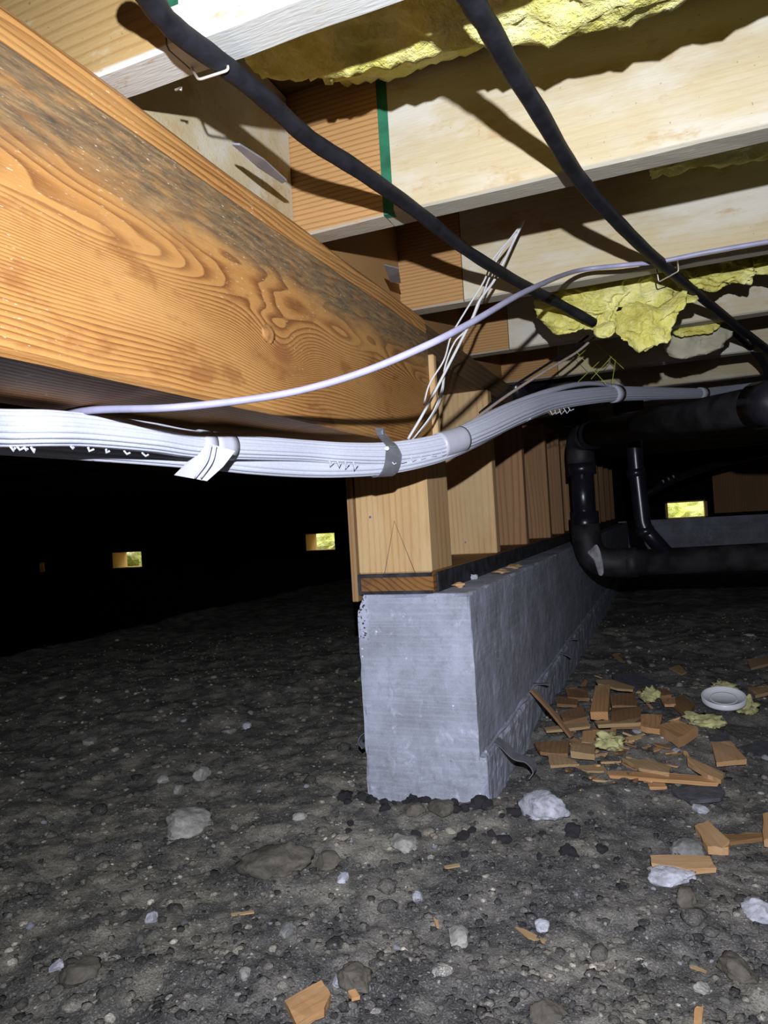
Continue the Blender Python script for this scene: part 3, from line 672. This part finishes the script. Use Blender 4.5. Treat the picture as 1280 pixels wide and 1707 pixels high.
# metal strap hanging the bundle from the beam
st = thing('pipe_strap', 'bent grey metal strap with screw hanging the white bundle from the beam', 'strap', D(638, 750, 1.0))
c0 = D(641, 762, 1.035); tdir = D(680, 755, 1.06)-D(600, 757, 1.0); tdir /= np.linalg.norm(tdir); upd = np.array([0, 0, 1.])-tdir*tdir[2]; upd /= np.linalg.norm(upd); sid = np.cross(tdir, upd)
if sid @ FWD < 0: sid = -sid
arc = []
for a in np.linspace(1.15, -2.4, 20): arc.append(c0+sid*math.cos(a)*.0195+upd*(math.sin(a)*.0275)-tdir*(.004 if a < 0 else 0)*(-a))
top = [onx(631, 713, BX+.003), onx(636, 726, BX+.0035)]
V, Fc = [], []
SP = spline([*top, *arc[3:]], 4)
for i, p in enumerate(SP):
    wd = np.interp(i, [0, 8, 20, len(SP)], [.008, .010, .0155, .0155]); V += [p-tdir*wd, p+tdir*wd]
n1 = len(V); nrm = []
for i in range(len(SP)):
    t_ = SP[min(i+1, len(SP)-1)]-SP[max(i-1, 0)]; nn = np.cross(t_, tdir); nn /= np.linalg.norm(nn); V += [V[2*i]+nn*.0012, V[2*i+1]+nn*.0012]
for i in range(len(SP)-1):
    a, b, c, d = 2*i, 2*i+1, 2*i+3, 2*i+2; Fc += [[a, b, c, d], [n1+d, n1+c, n1+b, n1+a], [a, d, n1+d, n1+a], [b, n1+b, n1+c, c]]
sb = link('strap_band', V, Fc, GREYST, st)
p = onx(637, 721, BX+.004); link('screw_head', *tube([p, p+np.array([.003, 0, 0])], .0042, 8, 1, False), STEEL, sb)
p = D(645, 748, 1.005); link('rivet', *tube([p, p+FWD*.004], .0028, 10, 1, False), LID, sb)

# loose wires
ww = [([(680, 732, 1.07), (705, 690, 1.07), (742, 620, 1.07), (785, 535, 1.08), (800, 500, 1.08), (822, 470, 1.09), (838, 440, 1.09), (858, 398, 1.10), (873, 367, 1.10)], .0022, 'thickest white wire rising from the bundle to the joists'),
      ([(706, 676, 1.08), (716, 640, 1.075), (740, 600, 1.07), (752, 560, 1.075), (775, 520, 1.08), (806, 470, 1.085), (822, 432, 1.09), (852, 396, 1.095), (870, 372, 1.10)], .0014, 'thin white wire bowing left of the thickest wire'),
      ([(690, 730, 1.085), (720, 690, 1.08), (736, 650, 1.08), (742, 610, 1.085), (758, 570, 1.085), (784, 540, 1.08), (815, 465, 1.09), (835, 420, 1.095), (862, 388, 1.10)], .0014, 'thin white wire crossing behind the thickest wire'),
      ([(687, 733, 1.09), (712, 704, 1.09), (728, 678, 1.09), (737, 655, 1.088), (741, 620, 1.085)], .0015, 'short white wire curling by the foot of the wire bunch')]
for pts, r, lab in ww: cable('white_wire', lab, [D(*p) for p in pts], r, WIREW, 'wire', k=8)
bw = [([(752, 728, 1.14), (800, 692, 1.22), (850, 656, 1.32), (910, 618, 1.42), (960, 588, 1.5), (990, 563, 1.53)], .0028, 'tan cable slanting from the bundle up to the torn insulation', WIREB),
      ([(800, 688, 1.23), (850, 648, 1.33), (900, 615, 1.43), (950, 583, 1.52), (985, 556, 1.56)], .0026, 'dark cable running just above the tan cable', RUBBER)]
for pts, r, lab, m in bw: cable('thin_cable', lab, [D(*p) for p in pts], r, m, 'cable', k=8)
cable('white_wire', 'loose white wire end at the right edge between joists', [D(1233, 286, 1.1), D(1260, 283, 1.1), D(1300, 284, 1.1)], .0025, WIREW, 'wire', k=8)
# netting strings
net = [[(962, 596), (1002, 560)], [(985, 632), (1042, 570)], [(960, 640), (1012, 590)], [(985, 565), (1040, 615)], [(962, 588), (1010, 640)], [(1030, 572), (1020, 640)]]
tag(link('insulation_net', *join(*[tube([D(*p, 1.72) for p in s], .0007, 5, 4, False) for s in net]), NET), 'yellow-green string netting hanging behind the torn insulation', 'netting')

# ------------------------------------------------------------------ drain pipes
dp = thing('drain_pipe', 'black plastic drain pipe looping down beside the concrete and along to the right', 'drain pipe', ony(975, 940, 2.56))
YP = 2.56; XP = ony(972, 830, YP)[0]; zl = ony(1000, 940, YP)[2]; zu = ony(962, 728, YP)[2]; rp_ = .044
far = D(1254, 678, 1.52); upt = np.array([XP-.004, YP, zu])
def pipe(name, pts, r, m, parent=dp, rad_=None, k=22):
    P = fillet(pts, rad_) if rad_ else np.array(pts, float); return link(name, *sweep(P, circ(r, k)), m, parent, True)
dirU = far-upt; dirU /= np.linalg.norm(dirU)
vt = np.array([XP-.012, YP, zu+.55]); low = np.array([XP+.006, YP, zl])
link('vertical_pipe', *tube([np.array([XP, YP, zl+.12]), np.array([XP, YP, zu-.10])], rp_*.93, 22, 1, False), ABS, dp, True)
pipe('upper_elbow', [np.array([XP, YP, zu-.115]), upt, upt+dirU*.13], rp_*1.10, ABSD, rad_=.07)
pipe('upper_pipe', [upt+dirU*.10, far, far+dirU*.5], rp_*.95, ABSD)
link('coupling', *ringtube(upt+dirU*.115, upt+dirU*.135, rp_*1.16), ABS, dp, True)
link('coupling', *ringtube(far+dirU*.02, far+dirU*.11, rp_*1.14), ABS, dp, True)
link('coupling', *ringtube(np.array([XP, YP, zu-.135]), np.array([XP, YP, zu-.095]), rp_*1.14), ABS, dp, True)
link('coupling', *ringtube(np.array([XP, YP, zl+.105]), np.array([XP, YP, zl+.185]), rp_*1.12), ABS, dp, True)
pipe('lower_elbow', [np.array([XP, YP, zl+.14]), low, low+np.array([.15, 0, .002])], rp_*1.14, ABSD, rad_=.09)
pipe('lower_pipe', [low+np.array([.12, 0, 0]), low+np.array([1.9, 0, .03])], rp_, ABSD)
link('coupling', *ringtube(low+np.array([.125, 0, 0]), low+np.array([.16, 0, .001]), rp_*1.16), ABSD, dp, True)
tag(link('cement_smear', *pillow([ony(a, b, YP-.052) for a, b in [(985, 915), (995, 908), (1002, 925), (1006, 955), (998, 958), (990, 935), (980, 922)]], (0, -1, 0), .006, 5, .4, 40, 3), mat_plain('dried_cement', (.34, .33, .33), .8, .2, 0, .4, .4, 100), dp, True), 'grey dried glue smear on the elbow')
pipe('vent_riser', [upt+np.array([0, 0, .04]), upt+np.array([-.006, .0, .24])], rp_*.98, ABSD)
b0 = ony(1095, 915, YP); b1 = ony(1072, 880, YP); b2 = ony(1060, 775, YP); b3 = ony(1046, 600, YP)
pipe('branch_pipe', [b0+np.array([.03, 0, -.02]), b1, b2, b3], .026, ABS, rad_=.03)
pipe('branch_riser', [ony(1047, 690, YP-.01), ony(1044, 600, YP-.01)], .05, ABSD)
link('coupling', *ringtube(ony(1074, 880, YP), ony(1077, 892, YP), .030), ABS, dp, True)
link('coupling', *ringtube(ony(1059, 782, YP), ony(1061, 795, YP), .030), ABS, dp, True)
wp = thing('waste_pipe', 'small black waste pipe with elbow and metal stub behind the white bundle', 'waste pipe', D(857, 640, 2.1))
pipe('elbow', [D(853, 596, 2.1), D(862, 668, 2.1), D(905, 645, 2.2), D(965, 628, 2.4)], .030, ABS, wp, rad_=.05)
link('collar', *ringtube(D(856, 618, 2.1), D(859, 640, 2.1), .036), ABS, wp, True)
tag(link('metal_stub', *tube([D(866, 586, 2.05), D(869, 612, 2.05)], .011, 12, 1, False), STEEL, wp, True), 'shiny grey metal stub')
sp_ = thing('supply_pipe', 'thin dark pipe with bright fittings in the dark beyond the branch pipe', 'pipe', D(1120, 800, 3.6))
link('tube', *tube([D(1060, 835, 3.6), D(1110, 805, 3.6), D(1180, 778, 3.7), D(1290, 752, 3.8)], .018, 12, 6), ABS, sp_, True)
for a, b in ((1104, 803), (1113, 799), (1121, 795)): link('fitting', *tube([D(a, b, 3.55), D(a+2, b-1, 3.55)], .010, 10, 1, False), STEEL, sp_, True)

# ------------------------------------------------------------------ dirt clods and pebbles
def in_wall(x, y, m=.0): return (x > SX0-.02-m) & (x < SX1+.02+m) & (y > YF-.012-m)
def scatter(n, rmin, rmax, smin, smax, sub, seed, power=2.2, nvar=10):
    g = np.random.default_rng(seed); a = np.radians(g.uniform(-42, 72, n)); r = np.exp(g.uniform(math.log(rmin), math.log(rmax), n)); x = -np.sin(a)*r; y = np.cos(a)*r
    ok = ~in_wall(x, y); x, y, r = x[ok], y[ok], r[ok]; n = len(x); s = smin+(smax-smin)*g.random(n)**(power*2)
    s = np.maximum(s, r*.0012)
    var = [chunk(sub, q+seed*31, 8, .16)[0] for q in range(nvar)]; Fb = np.array(ICO[sub][1]); nv = len(var[0])
    th = g.uniform(0, 6.28, n); fl = g.uniform(.35, .7, n); el = g.uniform(.8, 1.35, n); z = gz(x, y)
    VV = np.empty((n, nv, 3)); ct, s_t = np.cos(th), np.sin(th); vi = g.integers(0, nvar, n); B = np.array(var)[vi]
    bx = B[:, :, 0]*el[:, None]; by = B[:, :, 1]; VV[:, :, 0] = (bx*ct[:, None]-by*s_t[:, None])*s[:, None]+x[:, None]; VV[:, :, 1] = (bx*s_t[:, None]+by*ct[:, None])*s[:, None]+y[:, None]
    VV[:, :, 2] = B[:, :, 2]*(s*fl)[:, None]+(z+s*fl*.25)[:, None]
    FF = (Fb[None]+(np.arange(n)*nv)[:, None, None]).reshape(-1, 3)
    return VV.reshape(-1, 3), FF
def bulk(name, V, Fc, m, label, cat):
    V = V+np.array([0, 0, OZ]); me = bpy.data.meshes.new(name); me.vertices.add(len(V)); me.vertices.foreach_set('co', V.ravel()); me.loops.add(Fc.size); me.polygons.add(len(Fc))
    me.polygons.foreach_set('loop_start', np.arange(0, Fc.size, 3)); me.loops.foreach_set('vertex_index', Fc.ravel().astype(np.int32)); me.update(calc_edges=True); me.validate()
    me.materials.append(m); o = bpy.data.objects.new(name, me); C.objects.link(o); return tag(o, label, cat, None, 'stuff')
V, Fc = scatter(34000, .38, 3.6, .0010, .0070, 1, 11, 1.5); bulk('dirt_crumbs', V, Fc, CLOD, 'fine dark crumbs and grit covering the crawlspace dirt', 'dirt')
V, Fc = scatter(1100, .42, 4.0, .006, .017, 2, 12, 1.8); bulk('dirt_clods', V, Fc, CLOD, 'larger dark clods of soil lying on the crawlspace dirt', 'dirt')

def stone(px, py, wpx, hpx, m, label, name='stone', cat='stone', rot=22, ryf=None, seed=0, rough=.6, sub=3):
    p = gpt(px, py); d = -(R.T @ p)[2]; rx = wpx*d/F/2; g = abs(p[2])/np.linalg.norm(p); hz_ = max(.2, min(.75, (hpx/wpx))); rz = rx*.55*hz_/.6; ry = max(.5*rx, min(1.3*rx, (hpx*d/F/2)/max(.35, g)*.75))
    V, Fc = chunk(4 if wpx > 40 else sub, int(seed*7+px), 11, .16 if wpx > 40 else .10); V = V*np.array([rx, ry, rz])
    ry = ry if ryf is None else rx*ryf; a = math.radians(rot); V = V @ np.array([[math.cos(a), math.sin(a), 0], [-math.sin(a), math.cos(a), 0], [0, 0, 1]])
    V = V+p+np.array([0, 0, rz*.45]); return tag(link(name, V, Fc, m, None, wpx > 40), label, cat)
for a in [
    (907, 1358, 66, 50, PLAST, 'bluish white crumbly chunk beside the right foot of the concrete', 'plaster_chunk', 'plaster', 62, .48),
    (1118, 1468, 78, 30, PLAST, 'white plaster lump partly under the orange wood strip, lower right', 'plaster_chunk', 'plaster'),
    (1265, 1527, 44, 38, PLAST, 'white plaster crumb at the lower right edge', 'plaster_chunk', 'plaster'),
    (310, 1382, 74, 40, STONEP, 'large pale crumbly stone on the left dirt', 'stone', 'stone'),
    (335, 1296, 30, 26, STONEP, 'grey rounded stone just behind the large pale stone on the left', 'stone', 'stone'),
    (500, 1366, 22, 24, STONEP, 'small flat grey stone left of the concrete foot', 'stone', 'stone'),
    (672, 1411, 44, 26, STONEP, 'oval pale stone in front of the concrete foot', 'stone', 'stone'),
    (763, 1567, 36, 34, STONEP, 'round pale stone at bottom centre', 'stone', 'stone'),
    (697, 1498, 20, 30, PLAST, 'upright white sliver of stone in the centre foreground', 'stone', 'stone'),
    (571, 1467, 22, 24, PLAST, 'small white stone left of the white sliver', 'stone', 'stone'),
    (904, 1547, 24, 22, PLAST, 'square white pebble beside the yellow splinter', 'stone', 'stone'),
    (97, 1613, 24, 20, PLAST, 'white flake of stone at the lower left', 'stone', 'stone'),
    (565, 1638, 20, 32, PLAST, 'white upright flake beside the orange wood chip at the bottom', 'stone', 'stone'),
    (253, 1535, 22, 20, PLAST, 'white pebble in the left foreground', 'stone', 'stone'),
    (408, 1626, 20, 20, STONEP, 'pale pebble left of the bottom orange chip', 'stone', 'stone'),
    (412, 1213, 16, 12, PLAST, 'tiny white pebble on the dim ground behind', 'stone', 'stone'),
    (150, 1238, 26, 12, STONEP, 'flat pale stone on the dim ground at far left', 'stone', 'stone'),
    (273, 1303, 20, 18, STONEP, 'grey stone left of the rounded stone', 'stone', 'stone'),
    (296, 1319, 20, 14, STONEP, 'grey flat stone in front of the rounded stone', 'stone', 'stone'),
    (382, 1221, 24, 10, STONEP, 'flat grey stone beside the tiny white pebble', 'stone', 'stone'),
    (455, 1450, 112, 62, STONEB, 'broad flat brown-grey clod in the middle left foreground', 'clod', 'dirt clod'),
    (592, 1640, 52, 52, STONEB, 'rounded brown clod right of the bottom orange chip', 'clod', 'dirt clod'),
    (918, 1697, 62, 36, STONEB, 'tan clod at the bottom edge right of centre', 'clod', 'dirt clod'),
    (1228, 1627, 54, 46, STONEB, 'tan clod near the lower right corner', 'clod', 'dirt clod'),
    (1146, 1503, 42, 30, STONEB, 'tan clod below the white plaster lump', 'clod', 'dirt clod'),
    (130, 1628, 70, 36, STONEB, 'grey-brown flat clod at the lower left', 'clod', 'dirt clod'),
    (545, 1440, 40, 26, STONEB, 'brown clod right of the broad flat clod', 'clod', 'dirt clod'),
    (480, 1555, 26, 22, STONEG, 'grey stone in the lower foreground left of centre', 'stone', 'stone'),
    (1170, 1650, 26, 20, STONEP, 'pale smooth stone near the lower right', 'stone', 'stone'),
    (735, 1350, 40, 26, STONEB, 'dark clod against the foot of the concrete', 'clod', 'dirt clod'),
    (690, 1355, 34, 22, STONEB, 'dark clod at the middle of the concrete foot', 'clod', 'dirt clod'),
    (1150, 1420, 60, 26, STONEG, 'flat grey stone above the orange wood strip', 'stone', 'stone'),
]: stone(*a, seed=len(a[5]))
DAMP = mat_stone('damp_clod', (.065, .062, .066), .4); rd_ = random.Random(9); DC = []
for q in range(5):
    V, Fc = chunk(3, 80+q, 9, .22); me = bpy.data.meshes.new('damp_clod'); me.from_pydata((V*np.array([1, .9, .7])).tolist(), [], Fc); me.polygons.foreach_set('use_smooth', [True]*len(me.polygons)); me.materials.append(DAMP); DC.append(me)
for q in range(46):
    x, y = (rd_.uniform(-.60, -.30), YF-.012-abs(rd_.gauss(0, .018))) if q < 28 else (rd_.gauss(-.30, .10), rd_.gauss(1.10, .045))
    sc = rd_.uniform(.006, .015); o = bpy.data.objects.new('damp_clod', rd_.choice(DC)); C.objects.link(o); o.scale = (sc, sc, sc); o.location = (x, y, float(gz(x, y))+OZ+sc*.2); o.rotation_euler = (0, 0, rd_.uniform(0, 6.3))
    tag(o, 'dark damp clod of soil heaped near the foot of the concrete', 'dirt clod', 'damp clods at the concrete foot')
# small pebbles, one object each
PEB = []
for q in range(8):
    V, Fc = chunk(2, 40+q, 8, .08); me = bpy.data.meshes.new('pebble'); me.from_pydata((V*np.array([1, .85, .6])).tolist(), [], Fc); me.polygons.foreach_set('use_smooth', [True]*len(me.polygons)); me.materials.append((PLAST, STONEP, STONEP, STONEG)[q % 4]); PEB.append(me)
rp = random.Random(21); cnt = 0
while cnt < 280:
    a = math.radians(rp.uniform(-36, 62)); r = math.exp(rp.uniform(math.log(.5), math.log(2.6))); x, y = -math.sin(a)*r, math.cos(a)*r
    if in_wall(x, y, .02): continue
    s = rp.uniform(.0028, .0065)*(1 if rp.random() < .85 else 1.5)*max(.8, r*.75)
    o = bpy.data.objects.new('pebble', rp.choice(PEB)); o.scale = (s, s*rp.uniform(.7, 1.1), s); o.rotation_euler = (rp.uniform(-.3, .3), rp.uniform(-.3, .3), rp.uniform(0, 6.3)); o.location = (x, y, float(gz(x, y))+OZ+s*.25); C.objects.link(o)
    tag(o, 'small pale pebble lying loose in the dark dirt', 'pebble', 'small pebbles in the dirt'); cnt += 1

# ------------------------------------------------------------------ scraps (outlines measured on the ground)
def z7(p): return (820+p[0]/2.783, 1040+p[1]/2.783)
def chip(poly, th, m, label, lift=.0, seed=0, jag=.0015, name='wood_scrap', cat='wood scrap', raw=False, tilt=(0, 0)):
    pts = [p if raw else z7(p) for p in poly]; c = np.mean([gpt(*p) for p in pts], axis=0); zz = c[2]+lift+th
    P = []
    for p in pts:
        q = onz(*p, zz); q = onz(*p, zz+tilt[0]*(q[0]-c[0])+tilt[1]*(q[1]-c[1])); P.append(q)
    V, Fc = slab(P, th, (0, 0, 1), jag, .03, seed)
    e = max(((P[(i+1) % len(P)]-P[i]) for i in range(len(P))), key=lambda q: np.linalg.norm(q)); an = math.atan2(e[1], e[0])
    ct, s_t = math.cos(-an), math.sin(-an); Rz = np.array([[ct, -s_t, 0], [s_t, ct, 0], [0, 0, 1]]); c3 = np.mean(V, axis=0); c3[2] = np.array(V)[:, 2].min()
    o = link(name, (np.array(V)-c3) @ Rz.T+c3, Fc, m, None, False, c3); o.rotation_euler = (0, 0, an)
    return tag(o, label, cat)
CO, CB, CP = CHIP
chips = [
 ([(480, 290), (548, 284), (538, 412), (455, 405)], .020, CO, 'split orange wood block standing tall at the back of the scrap heap', .028),
 ([(340, 300), (440, 298), (452, 345), (350, 338)], .010, CB, 'brown wood scrap nearest the footing at the back of the heap', .012),
 ([(305, 335), (400, 350), (395, 376), (300, 370)], .008, CB, 'flat brown wood scrap tight against the footing', .006),
 ([(315, 415), (420, 380), (442, 430), (330, 452)], .012, CB, 'square brown wood scrap left of the tall split block', .014),
 ([(548, 335), (665, 318), (672, 382), (556, 378)], .014, CB, 'brown wood block right behind the tall split block', .016),
 ([(556, 386), (690, 386), (692, 456), (548, 455)], .016, CB, 'wide brown wood block right of the tall split block', .010),
 ([(480, 260), (560, 258), (662, 292), (655, 306), (580, 300), (490, 276)], .006, CP, 'pale strip of wood lying over the top of the heap', .034),
 ([(690, 420), (790, 420), (778, 490), (688, 470)], .014, CO, 'orange-brown wood cube right of the wide brown block', .008),
 ([(773, 465), (862, 448), (956, 478), (862, 528)], .022, CO, 'thick cut wood block with a dark end at the right of the heap', .004),
 ([(240, 480), (450, 448), (456, 475), (250, 496)], .006, CP, 'long pale strip below the brown scraps, beside the footing', .012),
 ([(475, 450), (690, 434), (690, 458), (490, 470)], .008, CP, 'long pale strip in the middle of the heap', .016),
 ([(420, 500), (575, 488), (577, 560), (415, 546)], .010, CO, 'flat orange wood scrap in the centre of the heap', .010),
 ([(195, 548), (360, 538), (352, 602), (222, 594)], .008, CB, 'weathered brown bark piece beside the curled tie', .006),
 ([(370, 545), (482, 555), (476, 607), (363, 592)], .012, CP, 'pale frayed wood scrap left of the white-yellow tuft', .008),
 ([(255, 600), (350, 618), (405, 650), (270, 656)], .006, CP, 'frayed pale wood fibres in front of the curled tie', .004),
 ([(600, 622), (740, 630), (828, 660), (822, 692), (680, 668)], .007, CP, 'long tapering pale splinter at the front of the heap', .008),
 ([(530, 680), (760, 688), (1062, 712), (1052, 738), (800, 722), (540, 700)], .007, CO, 'longest orange strip along the front of the heap', .003),
 ([(900, 606), (980, 650), (1082, 690), (1062, 726), (1000, 702), (905, 642)], .008, CO, 'orange broken strip slanting at the right front of the heap', .010),
 ([(1010, 540), (1110, 545), (1182, 630), (1040, 642)], .010, CO, 'flat orange wood offcut alone right of the heap', .003),
 ([(720, 728), (800, 735), (812, 756), (730, 757)], .005, CO, 'small orange chip in front of the longest strip', .001),
 ([(380, 655), (547, 655), (520, 682), (440, 682)], .004, CP, 'yellowish splinter in front of the curled tie', .002),
 ([(940, 940), (1000, 908), (1102, 1008), (1097, 1036), (1000, 1032)], .012, CO, 'bright orange angular wood chip at the right, above the wood strip', .002),
 ([(1070, 975), (1258, 968), (1258, 990), (1100, 1012)], .006, CB, 'thin brown strip lying right of the bright angular chip', .001),
 ([(1255, 880), (1310, 870), (1310, 1000), (1260, 1002)], .012, CO, 'orange wood piece cut by the right edge', .002),
 ([(733, 1072), (1010, 1078), (1042, 1130), (900, 1138), (738, 1108)], .008, CO, 'orange wood strip lying on the white plaster lump, lower right', .012),
 ([(1180, 165), (1290, 150), (1290, 182), (1200, 206)], .008, CP, 'pale wood scrap at the far right edge beyond the lid', .002),
 ([(1185, 295), (1290, 284), (1290, 315), (1220, 332)], .008, CP, 'pinkish wood scrap at the right edge beside the lid', .002),
 ([(820, 360), (880, 328), (942, 372), (902, 420)], .010, CB, 'reddish brown crumpled wood scrap near the lid', .002),
 ([(780, 340), (850, 338), (852, 372), (800, 372)], .008, CO, 'small reddish wood chip at the right back of the heap', .004),
 ([(690, 300), (812, 298), (832, 328), (720, 336)], .009, CB, 'brown wood scrap at the back right of the heap', .012),
 ([(820, 205), (870, 190), (905, 222), (880, 232)], .006, CP, 'small pale chip on the dim ground behind the heap', .001),
 ([(555, 140), (580, 136), (618, 178), (600, 182)], .005, CP, 'small pale splinter on the dim ground beside the wall', .001),
 ([(745, 580), (782, 566), (784, 578), (750, 590)], .003, CO, 'tiny orange sliver in the dark patch right of the heap', .001),
]
for i, (po, th, m, lab, lift) in enumerate(chips): chip(po, th, m, lab, lift, i)
chips2 = [([(474, 1668), (536, 1634), (551, 1655), (540, 1680), (494, 1706)], .010, CO, 'bright orange wood chip at the bottom edge, speckled with plaster', .003),
 ([(858, 1545), (872, 1548), (912, 1567), (908, 1571), (880, 1563)], .002, CP, 'thin yellow splinter in the lower centre foreground', .001),
 ([(384, 1522), (422, 1517), (424, 1521), (386, 1526)], .002, CP, 'thin tan splinter in the left foreground', .001),
 ([(740, 1443), (766, 1439), (767, 1443), (741, 1447)], .002, CP, 'thin tan splinter in front of the concrete foot', .001),
 ([(1150, 1606), (1178, 1618), (1176, 1622), (1150, 1611)], .002, CP, 'thin yellow splinter near the lower right', .001),
 ([(580, 1652), (592, 1648), (600, 1660), (586, 1664)], .004, CO, 'small orange chip beside the rounded brown clod at the bottom', .006),
 ([(722, 1528), (730, 1534), (732, 1546), (727, 1544)], .002, CO, 'tiny orange splinter left of the round pale stone', .001),
 ([(1158, 1680), (1172, 1676), (1170, 1700), (1156, 1704)], .004, CO, 'small orange chip at the bottom right', .001)]
for i, (po, th, m, lab, lift) in enumerate(chips2): chip(po, th, m, lab, lift, 60+i, .0006, raw=True)
for i, (po, m, lab, lift) in enumerate([([(555, 232), (640, 228), (702, 246), (777, 276), (760, 298), (680, 302), (570, 264)], SLATE, 'long grey slate-like slab at the back of the scrap heap', .012),
  ([(1000, 512), (1095, 500), (1102, 542), (1010, 547)], SLATE, 'grey flat slab touching the orange offcut right of the heap', .002),
  ([(830, 770), (1040, 740), (1082, 780), (1060, 805), (920, 822)], SLATE, 'dark grey flat slab in front of the longest orange strip', .002),
  ([(1140, 570), (1250, 535), (1290, 545), (1290, 620), (1200, 610)], SLATE, 'grey slab at the right edge below the lid', .002)]):
    chip(po, .007, m, lab, lift, 90+i, .003, 'slate_scrap', 'slab')
FR = []
for q in range(6):
    V, Fc = slab([(-.014, -.004, 0), (.012, -.006, 0), (.016, .003, 0), (-.010, .005, 0)], .003, (0, 0, 1), .002, .05, 200+q)
    me = bpy.data.meshes.new('wood_splinter'); me.from_pydata([tuple(p) for p in V], [], Fc); me.materials.append(CHIP[q % 3]); FR.append(me)
rq = random.Random(5)
for q in range(95):
    zx, zy = rq.gauss(560, 190), rq.gauss(520, 120)
    if zx < 150 or zx > 1100 or zy < 240 or zy > 780 or (zx < 330 and zy < 760-zx*1.4): continue
    p = gpt(*z7((zx, zy))); sc = rq.uniform(.5, 1.5); o = bpy.data.objects.new('wood_splinter', rq.choice(FR)); C.objects.link(o)
    o.location = (p[0], p[1], p[2]+OZ+rq.uniform(.002, .010)); o.scale = (sc, sc*rq.uniform(.4, 1), sc); o.rotation_euler = (rq.uniform(-.4, .4), rq.uniform(-.4, .4), rq.uniform(0, 6.28))
    tag(o, 'small wood splinter in the scrap heap beside the footing', 'splinter', 'small splinters of the scrap heap')
# stick leaning on the footing
a, b = onx(886, 1150, SX1+.022), gpt(*z7((370, 525)), .012)
tag(link('wood_stick', *sweep(spline([a, (a+b)/2+np.array([0, 0, .004]), b], 4), [(-.006, -.003), (.006, -.003), (.006, .003), (-.006, .003)]), CB), 'thin brown stick leaning against the footing beside the heap', 'wood scrap')
# insulation tufts on the ground
def tuft(p, wpx, hpx, label, seed, lift=.0):
    q = gpt(*z7(p)); d = -(R.T @ q)[2]; rx = wpx/2.783*d/F/2; rz = hpx/2.783*d/F/2
    V, Fc = rock(4, seed, .75, 1.9); V = V*np.array([rx, rx*.8, rz])+q+np.array([0, 0, rz*.6+lift])
    return tag(link('insulation_tuft', V, Fc, mat_tuft, None, True), label, 'insulation')
mat_tuft = mat_plain('pale_fibreglass', (.48, .46, .22), .95, .1, 0, .3, .7, 150)
tuft((738, 388), 75, 62, 'pale yellow fibreglass tuft on top of the scrap heap', 1.1, .022)
tuft((548, 590), 118, 74, 'pale fibreglass tuft at the front of the scrap heap', 2.3, .010)
tuft((985, 468), 150, 60, 'yellow fibreglass tuft left of the white lid', 3.9)
tuft((1075, 302), 90, 44, 'fibreglass tuft just behind the white lid', 5.3)
tuft((1175, 408), 96, 80, 'pale fibreglass tuft leaning on the right of the white lid', 6.2)
# lid
lc = gpt(*z7((1077, 380))); lid = thing('plastic_lid', 'round white plastic lid lying on the dirt at the right', 'lid', lc)
def lathe(prof, k=40, tilt=(0, 0)):
    V, Fc = [], []; n = len(prof)
    for (r, z) in prof:
        for j in range(k):
            a = 2*math.pi*j/k; x, y = r*math.cos(a), r*math.sin(a); V.append((x, y, z+tilt[0]*x+tilt[1]*y))
    for i in range(n-1):
        for j in range(k): Fc.append([i*k+j, i*k+(j+1) % k, (i+1)*k+(j+1) % k, (i+1)*k+j])
    Fc.append(list(range(k))[::-1]); Fc.append([(n-1)*k+j for j in range(k)]); return V, Fc
lr = 66/1180*2.0/2*.92; TL = (.0, .22)
V, Fc = lathe([(.001, .0), (lr*.98, 0), (lr, .004), (lr, .012), (lr*.97, .014), (lr*.92, .013), (lr*.90, .006), (.001, .005)], 48, TL)
link('lid_shell', np.array(V)+lc+np.array([0, 0, .012]), Fc, LID, lid, True)
V, Fc = lathe([(lr*.55, .0062), (lr*.60, .0078), (lr*.62, .0062)], 40, TL); link('rim_ring', np.array(V)+lc+np.array([0, 0, .012]), Fc[:-2], LID, lid, True)
# little white bits
for i, (p, w_, lab) in enumerate([((628, 780), 44, 'white plaster crumb in front of the heap'), ((857, 592), 36, 'small white crumb in the dark patch right of the heap'), ((1010, 825), 34, 'white crumb beside the dark grey slab'), ((675, 500), 40, 'white flake inside the scrap heap'), ((965, 870), 70, 'white crumbly patch of plaster below the dark grey slab')]):
    q = z7(p); stone(q[0], q[1], w_/2.783, w_/2.783*.6, PLAST, lab, 'plaster_crumb', 'plaster', 30+i)
# debris on the footing top beside the plate
for i, (px, py, w_, m, lab) in enumerate([(790, 962, 16, PLAST, 'white crumb on top of the concrete beside the sill plate'), (835, 953, 30, CP, 'curled pale shaving on the concrete ledge beside the sill plate'), (765, 975, 20, CO, 'small orange shaving on the concrete ledge near the post'), (858, 944, 26, CP, 'pale splinter on the concrete ledge furthest back')]):
    q = onz(px, py, -.132); d = -(R.T @ q)[2]; s = w_*d/F/2
    V, Fc = rock(2, 70+i, .6, 1.4); V = V*np.array([s*.9, s*.9, .0055])+q; tag(link('shaving', V, Fc, m, None, False), lab, 'wood shaving')
